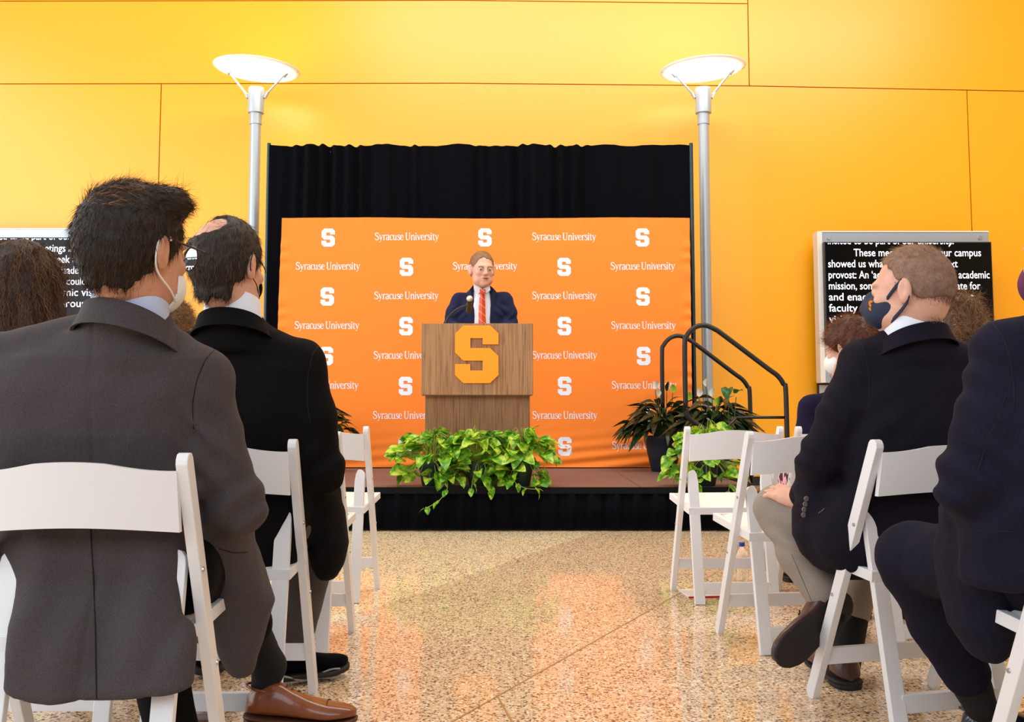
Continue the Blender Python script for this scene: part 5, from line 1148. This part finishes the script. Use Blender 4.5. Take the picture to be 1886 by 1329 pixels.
# ------------------------------------------------------------------ the speaker
def build_p0():
    Y = 8.34; root = person((-.25, 8.36, SZ), 'standing speaker in navy suit, white shirt and red-orange tie behind the lectern')
    hd = Head(at(888, 495, 8.20), 180+16, -7, 0, 1.17); neck = at(887, 541, 8.28)
    zz = lambda y: at(888, y, Y).z
    Ls, Rs, Nk = at(846, 553, Y), at(930, 552, Y), at(887, 545, Y-.02)     # image left / image right
    Le, Lw = at(830, 601, Y-.0), Vector((-.40, 8.06, 1.475)); Re, Rw = at(941, 601, Y-.0), Vector((-.08, 8.06, 1.475))
    lo, hi = (-.68, 7.92, SZ), (.18, 8.62, 2.2)
    hb = ((-.48, 7.92, 1.42), (-.0, 8.12, 1.52))
    V = Vol(lo, hi, [hd.box(), hb], .0055, .018); hd.field(V, neck, .050)
    V.loft([(1.15, -.25, 8.40, .15, .09), (1.5, -.25, 8.37, .16, .10), (1.68, -.25, 8.36, .17, .06), (1.76, -.25, 8.35, .09, .04)]); V.cap(neck, Nk-Vector((0, -.03, .03)), .052, .05); V.chain([Ls, Nk-Vector((0, -.04, .05)), Rs], [.045, .045, .045])
    V.chain([Ls, Le, Lw], [.045, .038, .028]); V.chain([Rs, Re, Rw], [.045, .038, .028]); hand(V, Lw, (.25, -.5, -.05), (0, .1, 1), 1, .2, .95); hand(V, Rw, (-.25, -.5, -.05), (0, .1, 1), -1, .2, .95)
    for s_ in (-1, 1): V.chain([(-.25+s_*.09, 8.40, 1.12), (-.25+s_*.10, 8.40, .80), (-.25+s_*.10, 8.42, SZ+.08), (-.25+s_*.10, 8.34, SZ+.04)], [.085, .058, .036, .03])
    volmesh('body', V, M_skin2, root)
    V = Vol((-.70, 7.95, 1.05), (.20, 8.62, 1.90), (), .0065, .0065)
    V.chain([Ls, Nk-Vector((0, 0, .012)), Rs], [.055, .062, .055], .05)
    V.loft([(1.08, -.25, 8.40, .20, .13), (1.3, -.25, 8.38, .195, .13), (1.5, -.25, 8.36, .20, .13), (1.64, -.25, 8.34, .215, .115), (1.72, -.25, 8.33, .17, .09), (1.77, -.25, 8.31, .09, .07)], 2.3, .03)
    V.chain([Ls, (Ls+Le)/2+Vector((-.01, 0, 0)), Le, Lw+Vector((0, .05, .0))], [.060, .060, .056, .042], .03); V.chain([Rs, (Rs+Re)/2+Vector((.01, 0, 0)), Re, Rw+Vector((0, .05, .0))], [.060, .060, .056, .042], .03)
    # the open front between the lapels
    yf = 8.20
    def vee(X, Y_, Z):
        cx = -.238; hw = np.interp(Z.ravel(), [1.30, 1.45, 1.70, 1.80], [.0, .062, .064, .075])[None, None, :]
        return np.maximum(np.abs(X-cx)-hw, Y_-8.262)
    V.put(vee, (-.5, 7.9, 1.3), (.1, 8.27, 1.8), .008, 's'); V.wrinkle(.0028, 34, 31, 7, .6)
    ii = np.nonzero((np.abs(V.D) < .03)); x, y, z = V.ax[0][ii[0]], V.ax[1][ii[1]], V.ax[2][ii[2]]
    for (cx_, cy_, s_) in ((830, 590, 1), (940, 588, -1), (850, 575, -1), (925, 575, 1)):
        c_ = at(cx_, cy_, Y); V.D[ii] += (.006*np.exp(-((x-c_.x)/.06)**2-((z-c_.z)/.05)**2)*np.sin((z+s_*x*.8)*85)).astype(np.float32)
    jk = volmesh('jacket', V, M_navy0, root)
    V = Vol((-.42, 8.1, 1.2), (-.08, 8.5, 1.86), (), .006, .006); V.loft([(1.25, -.25, 8.36, .15, .115), (1.5, -.25, 8.345, .15, .112), (1.66, -.245, 8.325, .13, .100), (1.745, -.242, 8.295, .080, .080), (1.785, -.242, 8.282, .071, .074), (1.815, -.242, 8.278, .067, .071)], 2.2); V.wrinkle(.0015, 50, 3)
    sh = volmesh('shirt', V, M_shirtw, root); T = bvh([sh]); R0 = root.location
    # shirt collar points
    for s_, pts in ((-1, [(872, 522), (889, 532), (881, 541), (874, 535)]), (1, [(902, 524), (889, 532), (896, 540), (903, 534)])):
        b = MB(); f0 = [at(x, y, 8.185) for x, y in pts]; b.add([p-R0 for p in f0]+[p+Vector((0, .03, 0))-R0 for p in f0], [(0, 1, 2, 3), (7, 6, 5, 4), (0, 4, 5, 1), (1, 5, 6, 2), (2, 6, 7, 3), (3, 7, 4, 0)]); b.build('collar_point', M_shirtw, sh, bevel=.002)
    # tie
    mt = mat('red_orange_silk', (.72, .065, .01), rough=.4, sheen=.2); nt, bb_, N, L = nodes(mt); tc = N('ShaderNodeTexCoord'); mp = N('ShaderNodeMapping'); mp.inputs['Rotation'].default_value = (0, math.radians(-38), 0); L(tc.outputs['Object'], mp.inputs[0])
    wv = N('ShaderNodeTexWave'); wv.bands_direction = 'Z'; wv.inputs['Scale'].default_value = 6.5; L(mp.outputs[0], wv.inputs['Vector']); rp = N('ShaderNodeValToRGB'); rp.color_ramp.elements[0].position = .975; rp.color_ramp.elements[0].color = (.72, .065, .01, 1); rp.color_ramp.elements[1].position = .99; rp.color_ramp.elements[1].color = (.9, .45, .2, 1); L(wv.outputs['Fac'], rp.inputs[0]); L(rp.outputs[0], bb_.inputs['Base Color'])
    b = MB(); rows = [(533, 883, 894), (541, 884.5, 892.5), (550, 883, 893.5), (570, 881.5, 894), (600, 881, 895), (630, 882, 894)]
    v = []; 
    for y_, a_, c_ in rows:
        for x_, dy in ((a_, 0), ((a_+c_)/2, -.014), (c_, 0)):
            p = at(x_, y_, 8.2); hh = T.ray_cast(Vector((p.x, 7.9, p.z)), Vector((0, 1, 0))); yy = hh[0].y if hh[0] else 8.24; v.append(Vector((p.x, min(yy, 8.26)-.012+dy, p.z))-R0)
    n = len(v); v += [p+Vector((0, .016, 0)) for p in v]; f = []
    for i in range(len(rows)-1):
        for k in (0, 1): f.append((i*3+k, i*3+k+1, i*3+k+4, i*3+k+3)); f.append((n+i*3+k+3, n+i*3+k+4, n+i*3+k+1, n+i*3+k))
        f.append((i*3, i*3+3, n+i*3+3, n+i*3)); f.append((i*3+5, i*3+2, n+i*3+2, n+i*3+5))
    b.add(v, f); b.build('tie', mt, root, smooth=True, sharp=50)
    b = MB(); p = at(888.6, 537, 8.165)-R0; b.add([p+Vector(q) for q in ((-.026, 0, .022), (.026, 0, .022), (.017, .0, -.020), (-.017, 0, -.020), (-.022, .03, .022), (.022, .03, .022), (.015, .03, -.018), (-.015, .03, -.018))], [(0, 1, 2, 3), (7, 6, 5, 4), (0, 4, 5, 1), (1, 5, 6, 2), (2, 6, 7, 3), (3, 7, 4, 0)]); b.build('tie_knot', mt, root, bevel=.006, smooth=True)
    # lapels
    TJ = bvh([jk])
    for pts in ([(872, 524), (866, 532), (858, 541), (861, 545), (859, 549), (876, 592), (878, 592), (874, 560), (873, 540)], [(902, 525), (909, 531), (917, 541), (913, 545), (915, 549), (902, 592), (899, 592), (901, 560), (901, 540)]):
        fr = []
        for x, y in pts:
            p = hit(TJ, x, y, .004); p = at(x, y, 8.22) if p is None or p.y > 8.30 else p; fr.append(p+Vector((0, -.006, 0))-R0)
        b = MB(); n = len(fr); b.add(fr+[p+Vector((0, .010, 0)) for p in fr], [tuple(range(n)), tuple(range(n, 2*n))[::-1]]+[(i, (i+1) % n, n+(i+1) % n, n+i) for i in range(n)]); b.build('lapel', M_lapel, jk, bevel=0)
        b = MB(); b.tube([p+Vector((0, -.003, 0)) for p in fr[2:6]], .0016, 5); b.build('lapel_edge', M_seam, jk, smooth=True)
    p = hit(TJ, 910, 540, .01, 8.2)-R0
    b = MB(); b.add([p+Vector(q) for q in ((-.016, 0, .006), (-.002, 0, -.002), (-.002, 0, .010), (-.016, 0, .016))]+[p+Vector((q[0], .004, q[2])) for q in ((-.016, 0, .006), (-.002, 0, -.002), (-.002, 0, .010), (-.016, 0, .016))], [(0, 1, 2, 3), (7, 6, 5, 4), (0, 4, 5, 1), (1, 5, 6, 2), (2, 6, 7, 3), (3, 7, 4, 0)]); b.build('lapel_pin', mat('red_enamel', (.7, .25, .15), .3), jk)
    b = MB(); b.add([p+Vector(q)+Vector((.014, 0, -.007)) for q in ((-.016, 0, .006), (.002, 0, -.004), (.004, 0, .006), (-.014, 0, .016))]+[p+Vector((q[0]+.014, .004, q[2]-.007)) for q in ((-.016, 0, .006), (.002, 0, -.004), (.004, 0, .006), (-.014, 0, .016))], [(0, 1, 2, 3), (7, 6, 5, 4), (0, 4, 5, 1), (1, 5, 6, 2), (2, 6, 7, 3), (3, 7, 4, 0)]); b.build('lapel_pin', M_print, jk)
    # trousers and shoes
    V = Vol((-.50, 8.2, SZ), (.0, 8.6, 1.2), (), .010, .010)
    V.loft([(.98, -.25, 8.40, .17, .11), (1.16, -.25, 8.40, .165, .11)])
    for s_ in (-1, 1): V.chain([(-.25+s_*.09, 8.40, 1.08), (-.25+s_*.10, 8.40, .80), (-.25+s_*.10, 8.42, SZ+.08)], [.10, .08, .065])
    volmesh('trousers', V, M_navy0, root)
    for s_ in (-1, 1): shoe(root, frame((-.25+s_*.10, 8.50, SZ), (s_*.12, -1, 0), (0, 0, 1)), .29, .105, M_blks, M_sole)
    hv = hd.hair(.0045, -.046, 1.80, .000, k=.004, amp=.001, f=.0045, seed=8)
    Vv, Ff = keep_big(*hv.mesh()); hr = npmesh('hair', Vv-np.array(R0), Ff, mat('sandy_hair_mass', (.24, .12, .055), .55, bump=(180, .5, .003)), root)
    P, D = hd.hair_strands(Vv, Ff, 2600, 5, lambda l: np.stack([l[:, 0]*0+.6, np.where(l[:, 2] > .08, -.4, -.3), np.where(l[:, 2] > .08, .0, -1.)], 1), .2, .2); strands('hair_strands', root, P, D, .02, .0014, H_p0, 2, .2, seed=2).parent = hr
    # eyes, brows, mouth, glasses
    for s_ in (-1, 1):
        b = MB(); c_ = hd.p(s_*.032, .0905, -.004); b.lathe([(.0005, -.010), (.007, -.008), (.0105, 0), (.007, .008), (.0005, .010)], 14, c_); e_ = b.build('eye', mat('eye_white', (.6, .55, .5), .2), root, smooth=True); e_.data.transform(Matrix.Translation(-R0))
        b = MB(); q0 = hd.p(s_*.032+.003, .0985, -.005); q1 = hd.p(s_*.032+.003, .1025, -.005); b.tube([q0, q1], .0055, 12); i_ = b.build('iris', mat('dark_iris', (.03, .02, .02), .2), root, smooth=True); i_.data.transform(Matrix.Translation(-R0)); i_.parent = e_
        b = MB(); b.tube([hd.p(s_*.016, .104, .009), hd.p(s_*.032, .104, .014), hd.p(s_*.050, .092, .009)], [.003, .0032, .002], 6); q = b.build('eyebrow', mat('brow_hair', (.22, .11, .06), .7), root, smooth=True); q.data.transform(Matrix.Translation(-R0))
    b = MB(); b.tube([hd.p(-.022, .098, -.0635), hd.p(-.010, .106, -.0655), hd.p(.010, .106, -.0655), hd.p(.022, .098, -.0635)], [.001, .0035, .0035, .001], 8); q = b.build('mouth', mat('lip', (.22, .045, .04), .5), root, smooth=True); q.data.transform(Matrix.Translation(-R0))
    b = MB()
    for s_ in (-1, 1):
        b.tube([hd.p(s_*.034+.022*math.cos(a), .115-.006*(1+s_*math.cos(a)), -.006+.015*math.sin(a)) for a in np.linspace(0, 2*PI, 20)], .0011, 5, caps=False); b.tube([hd.p(s_*.056, .104, 0), hd.p(s_*.080, .05, .010), hd.p(s_*.086, -.005, .014)], .0011, 5)
    b.tube([hd.p(-.012, .117, -.002), hd.p(0, .121, 0), hd.p(.012, .117, -.002)], .0011, 5); q = b.build('glasses', M_steel, root, smooth=True); q.data.transform(Matrix.Translation(-R0))
build_p0()
# ================================================================== plants and small things
def leaf_mesh(name, L, W, kind, m, bend=.25, fold=.18, seed=0):
    """leaf along +x from the stalk, slightly folded on its midrib and bent down"""
    r = random.Random(seed); n = 7; v = []; f = []
    for i in range(n+1):
        t = i/n
        if kind == 'heart': w_ = W/2*max(.0, math.sin(PI*(.06+.94*t)**.72))**.72
        elif kind == 'lance': w_ = W/2*math.sin(PI*t**.8)**.9
        else: w_ = W/2*math.sin(PI*t**.75)
        x = t*L*(1-.12*t*bend); z = -bend*L*t*t + .06*L*math.sin(t*PI)
        tw = .25*(r.random()-.5)*t
        for k in (-1, -.5, 0, .5, 1):
            xx = x - (.10*L*abs(k) if kind == 'heart' and i == 0 else 0)
            v.append((xx, w_*k, z + fold*w_*abs(k)+tw*w_*k+.02*L*math.sin(t*9+k*3)*abs(k)))
    for i in range(n):
        for k in range(4): a = i*5+k; f.append((a, a+1, a+6, a+5))
    me = bpy.data.meshes.new(name); me.from_pydata(v, [], f); me.update(); me.shade_smooth(); me.materials.append(m); return me
def leaf_mat(name, c1, c2, c3=None, rough=.35, scale=30, th=(.42, .55)):
    m = mat(name, c1, rough=rough, spec=.4); nt, b, N, L = nodes(m); b.inputs['Subsurface Weight'].default_value = 0
    oi = N('ShaderNodeObjectInfo'); tc = N('ShaderNodeTexCoord'); va = N('ShaderNodeVectorMath'); va.operation = 'ADD'; L(tc.outputs['Object'], va.inputs[0])
    sc = N('ShaderNodeVectorMath'); sc.operation = 'SCALE'; cx = N('ShaderNodeCombineXYZ'); L(oi.outputs['Random'], cx.inputs[0]); L(cx.outputs[0], sc.inputs[0]); sc.inputs['Scale'].default_value = 37; L(sc.outputs[0], va.inputs[1])
    n = N('ShaderNodeTexNoise'); n.inputs['Scale'].default_value = scale; n.inputs['Detail'].default_value = 3; L(va.outputs[0], n.inputs['Vector'])
    rp = N('ShaderNodeValToRGB'); e = rp.color_ramp.elements; e[0].position = th[0]; e[0].color = (*c1, 1); e[1].position = th[1]; e[1].color = (*c2, 1)
    if c3: x = e.new(min(.99, th[1]+.13)); x.color = (*c3, 1)
    ad = N('ShaderNodeMath'); ad.operation = 'MULTIPLY_ADD'; L(oi.outputs['Random'], ad.inputs[0]); ad.inputs[1].default_value = .16; ad.inputs[2].default_value = -.08
    a2 = N('ShaderNodeMath'); a2.operation = 'ADD'; L(n.outputs['Fac'], a2.inputs[0]); L(ad.outputs[0], a2.inputs[1]); L(a2.outputs[0], rp.inputs[0]); L(rp.outputs[0], b.inputs['Base Color'])
    tr = N('ShaderNodeBsdfTranslucent'); L(rp.outputs[0], tr.inputs[0]); mx = N('ShaderNodeMixShader'); mx.inputs[0].default_value = .22; L(b.outputs[0], mx.inputs[1]); L(tr.outputs[0], mx.inputs[2]); L(mx.outputs[0], nt.nodes['Material Output'].inputs[0])
    return m
M_poth = leaf_mat('variegated_pothos_leaf', (.045, .20, .012), (.16, .42, .02), (.58, .66, .06), th=(.36, .50))
M_lily = leaf_mat('dark_lily_leaf', (.008, .028, .008), (.020, .052, .012), (.055, .045, .018), rough=.28, th=(.40, .58))
M_lbrn = leaf_mat('bronzed_lily_leaf', (.040, .030, .012), (.11, .065, .028), (.03, .05, .012), rough=.35)
M_spa = mat('white_spathe', (.75, .72, .60), rough=.5); M_spg = mat('lime_spathe', (.35, .55, .03), rough=.5)
M_stemy = mat('yellow_green_stem', (.28, .36, .04), rough=.5); M_stemg = mat('green_stem', (.03, .08, .02), rough=.5)
M_pot = mat('dark_blue_grey_pot', (.010, .017, .026), rough=.6, bump=(90, .4)); M_potg = mat('dark_green_pot', (.010, .022, .016), rough=.55, bump=(90, .3)); M_soil = mat('potting_soil', (.02, .012, .008), rough=.95, bump=(90, 1, .01))
def place(me, name, par, p, d, roll, sc):
    """put a leaf (shared mesh) with its stalk end at p, pointing along d"""
    o = bpy.data.objects.new(name, me); COL.objects.link(o); o.parent = par
    x = Vector(d).normalized(); z = Vector((0, 0, 1)); z = (z-x*z.dot(x)); z = z.normalized() if z.length > .01 else Vector((0, 1, 0)); y = z.cross(x)
    Rm = Matrix(((x.x, y.x, z.x), (x.y, y.y, z.y), (x.z, y.z, z.z))) @ Matrix.Rotation(roll, 3, 'X')
    o.matrix_local = Matrix.Translation(Vector(p)) @ Rm.to_4x4() @ Matrix.Diagonal((sc, sc, sc, 1)); return o
PL = [leaf_mesh('leaf', .105, .080, 'heart', M_poth, b, f_, k) for k, (b, f_) in enumerate(((.2, .2), (.45, .3), (.1, .12), (.6, .25)))]
LL = [leaf_mesh('leaf', .235, .082, 'lance', M_lily, b, .25, k) for k, b in enumerate((.25, .5, .8))] + [leaf_mesh('leaf', .24, .075, 'lance', M_lbrn, .7, .35, 9)]
SPM = leaf_mesh('spathe', .085, .052, 'spathe', M_spa, .05, .8, 3); SPG = leaf_mesh('spathe', .085, .058, 'spathe', M_spg, .1, .7, 4)
def pot(root, r_top, r_bot, h, m):
    s = MB(); s.lathe([(r_bot*.9, 0), (r_bot, .01), (r_bot*.35+r_top*.65, h*.55), (r_top*.98, h*.88), (r_top, h*.9), (r_top, h), (r_top*.9, h), (r_top*.88, h*.88), (.001, h*.86)], 28, caps=False); o = s.build('pot', m, root, smooth=True, sharp=40)
    s = MB(); s.lathe([(.001, h*.90), (r_top*.86, h*.885), (r_top*.86, h*.86)], 24, caps=False); q = s.build('soil', M_soil, root, smooth=True); return o
def pothos(x, y, z, n, seed, label, hang=(), spread=.20, up=.22):
    r = random.Random(seed); root = tag(empty('potted_pothos', (x, y, z)), label, 'plant', 'variegated pothos pots along the stage edge'); h = .17
    pot(root, .088, .064, h, M_potg)
    st = MB()
    for k in range(n):
        a = r.uniform(0, 2*PI); e = r.random(); rad = spread*(.25+.85*e); zz = h+up*(1-e*e)*r.uniform(.35, 1.05)+.02
        if r.random() < .30: zz = h-.02-r.random()*.10; rad = spread*r.uniform(.55, 1.0)
        p = Vector((rad*math.cos(a)*1.25, rad*math.sin(a)*.62-.03, zz))
        if p.y > .10: p.y = .10
        if math.hypot(p.x, p.y) < .095 and p.z < h: p.z = h+.03
        st.tube(smoothpath([(.03*math.cos(a), .03*math.sin(a), h-.01), (p.x*.4, p.y*.4, max(zz, h)*1.0+.03), p], 3), .0022, 4)
        d = Vector((math.cos(a)*1.0+r.uniform(-.6, .6), math.sin(a)*.7-.55+r.uniform(-.5, .3), r.uniform(-.75, .45)))
        place(r.choice(PL), 'leaf', root, p, d, r.uniform(-.9, .9), r.uniform(.75, 1.35))
    for pts in hang:
        P = smoothpath([Vector(q) for q in pts], 5); st.tube(P, .0026, 5)
        for i in range(3, len(P), 4): place(r.choice(PL), 'leaf', root, P[i], (r.uniform(-1, 1), -.5, -.8), r.uniform(-.8, .8), r.uniform(.5, .8))
        place(PL[0], 'leaf', root, P[-1], P[-1]-P[-3], 0, .55)
    o = st.build('vines', M_stemy, root, smooth=True); o['kind'] = 'stuff'
pothos(-.585, 7.50, SZ, 92, 1, 'variegated pothos in the leftmost pot before the lectern', [[(.03, -.08, .18), (.10, -.12, .10), (.13, -.16, .0), (.07, -.19, -.09), (-.02, -.19, -.14)], [(-.05, -.05, .2), (-.14, -.05, .12), (-.19, -.03, .10)]], .19, .20)
pothos(-.245, 7.50, SZ, 94, 2, 'variegated pothos in the middle pot before the lectern', [[(.0, -.08, .18), (-.03, -.13, .06), (-.04, -.17, -.01)], [(.05, -.08, .17), (.07, -.13, .05), (.09, -.17, -.03)]], .19, .20)
pothos(.065, 7.50, SZ, 88, 3, 'variegated pothos in the rightmost pot before the lectern', [[(-.03, -.08, .17), (-.05, -.13, .05), (.02, -.16, .0), (.10, -.17, -.01)], [(.05, -.05, .2), (.16, -.06, .15), (.17, -.06, .06), (.13, -.1, .03)]], .17, .20)
pothos(1.40, 7.50, SZ, 98, 4, 'variegated pothos in the pot at the right end of the stage', [[(.0, -.08, .18), (-.10, -.13, .08), (-.10, -.17, -.05)], [(-.05, -.05, .2), (-.20, -.08, .16), (-.24, -.08, .05)], [(.06, -.08, .17), (.14, -.12, .05), (.12, -.17, -.03)]], .20, .24)
def lily(x, y, z, n, seed, label, flowers, spread=.34, up=.34, h=.31, r_top=.165, tilt=(0, 0)):
    r = random.Random(seed); root = tag(empty('potted_peace_lily', (x, y, z)), label, 'plant', 'dark peace lilies in large pots on the stage'); pot(root, r_top, r_top*.66, h, M_pot)
    st = MB()
    for k in range(n):
        a = r.uniform(0, 2*PI); e = r.random()**.7; rad = spread*(.15+.62*e); zz = h+up*(1.02-e*.85)*r.uniform(.45, 1)+.02
        p = Vector((rad*math.cos(a)+tilt[0], rad*math.sin(a)*.42+tilt[1], zz))
        st.tube(smoothpath([(.05*math.cos(a), .05*math.sin(a), h-.02), (p.x*.55, p.y*.55, h+(zz-h)*.75), p], 3), .0035, 4)
        d = Vector((math.cos(a)+r.uniform(-.35, .35), math.sin(a)*.4-.25+r.uniform(-.3, .3), r.uniform(-.25, .75)*(1-e*.7)))
        place(LL[3] if r.random() < .34 else r.choice(LL[:3]), 'leaf', root, p, d, r.uniform(-.6, .6), r.uniform(.65, 1.1))
    o = st.build('stalks', M_stemg, root, smooth=True); o['kind'] = 'stuff'
    for px, py, kind in flowers:
        p = at(px, py+9, y-.08)-Vector((x, y, z)); s = MB(); s.tube(smoothpath([(p.x*.3, p.y*.3, h), (p.x*.8, p.y, h+(p.z-h)*.6), p], 4), .004, 5); q = s.build('flower_stalk', M_stemg if kind else M_stemy, root, smooth=True)
        o = place(SPM if kind == 'w' else (SPG if kind == 'l' else LL[0]), 'spathe' if kind in 'wl' else 'leaf', root, p, (r.uniform(-.3, .3), -.25, 1), r.uniform(-.5, .5), 1.0 if kind in 'wl' else .45)
        if kind in 'wl': o.rotation_euler.rotate_axis('X', -.2)
LY = 9.16
lily(at(1222, 830, LY).x, LY, SZ, 120, 5, 'dark-leaved peace lily in the navy pot beside the banner edge', [(1207, 708, 'w'), (1212, 722, 'w'), (1239, 714, 'l'), (1268, 728, 'l'), (1228, 712, 'g')], .34, .30)
lily(at(1316, 830, 8.72).x, 8.66, SZ, 130, 6, 'dark-leaved peace lily by the stair handrails', [(1287, 722, 'w'), (1301, 703, 'w'), (1311, 722, 'w'), (1321, 738, 'l')], .31, .31, r_top=.15)
lily(at(575, 830, 9.1).x, 9.1, SZ, 70, 7, 'dark peace lily mostly hidden behind the man in black', [(560, 722, 'w')], .36, .28)
rt = tag(empty('potted_caladium', (1.66, 8.25, SZ)), 'slim potted plant with two heart-shaped green leaves by the handrail', 'plant')
# its leaves stand above the second peace lily
rt.location.x = at(1340, 800, 8.4).x; rt.location.y = 8.40; pot(rt, .07, .05, .13, M_potg)
for (px, py, sc_) in ((1342, 722, 1.0), (1356, 731, .75)):
    p = at(px, py, 8.38)-rt.location; s = MB(); s.tube(smoothpath([(0, 0, .11), (p.x*.6, p.y*.6, p.z*.6), p], 4), .0035, 5); s.build('stalk', M_stemg, rt, smooth=True)
    place(leaf_mesh('leaf', .11, .10, 'heart', leaf_mat('green_heart_leaf', (.02, .09, .02), (.04, .16, .03)), .4, .5, 2), 'leaf', rt, p+Vector((0, 0, .03)), (.35 if sc_ < 1 else -.3, -.6, -.5 if sc_ == 1 else .5), 0, sc_)
# water bottle under the chairs
bx = at(1367, 1040, 5.22).x
bt = tag(empty('water_bottle', (bx, 5.22, 0)), 'clear plastic water bottle with blue cap standing under the chairs', 'bottle')
pr = [(.001, 0), (.028, 0), (.032, .006)]
for i in range(9): pr += [(.0325, .012+.013*i), (.0305, .018+.013*i)]
pr += [(.0325, .13), (.031, .148), (.018, .172), (.0125, .18), (.0125, .19)]
s = MB(); s.lathe(pr, 24, caps=False); s.build('bottle_body', mat('clear_ribbed_plastic', (.92, .96, 1), rough=.08, trans=.9, ior=1.25), bt, smooth=True)
s = MB(); s.lathe([(.0145, .182), (.015, .184), (.015, .200), (.013, .202), (.001, .202)], 20); s.build('cap', mat('blue_plastic_cap', (.01, .06, .42), .35), bt, smooth=True, sharp=40)
# programme leaflet
bk = tag(empty('programme_booklet', (.96, 4.95, 0)), 'white booklet with a red edge lying on the floor under the empty chair', 'booklet'); bk.rotation_euler = (0, 0, .12)
s = MB(); s.box(-.16, .12, -.11, .10, .001, .006); s.build('cover', mat('white_paper', (.8, .78, .78), .6), bk, bevel=.001)
s = MB(); s.box(-.161, .121, -.112, -.098, .0005, .0064); s.build('red_spine', mat('red_paper', (.5, .015, .03), .6), bk)
bk = tag(empty('paper_card', (1.42, 2.62, 0)), 'small pale card on the floor beside the near right chair legs', 'card'); bk.rotation_euler = (0, 0, .2)
s = MB(); s.box(-.11, .08, -.06, .06, .0005, .003); s.build('sheet', mat('pale_card', (.6, .58, .62), .5), bk)
s = MB(); s.lathe([(.001, .003), (.006, .003), (.006, .0036), (.001, .0038)], 12, c=(.03, 0, 0)); s.build('printed_dot', mat('red_dot', (.5, .03, .04), .5), bk)
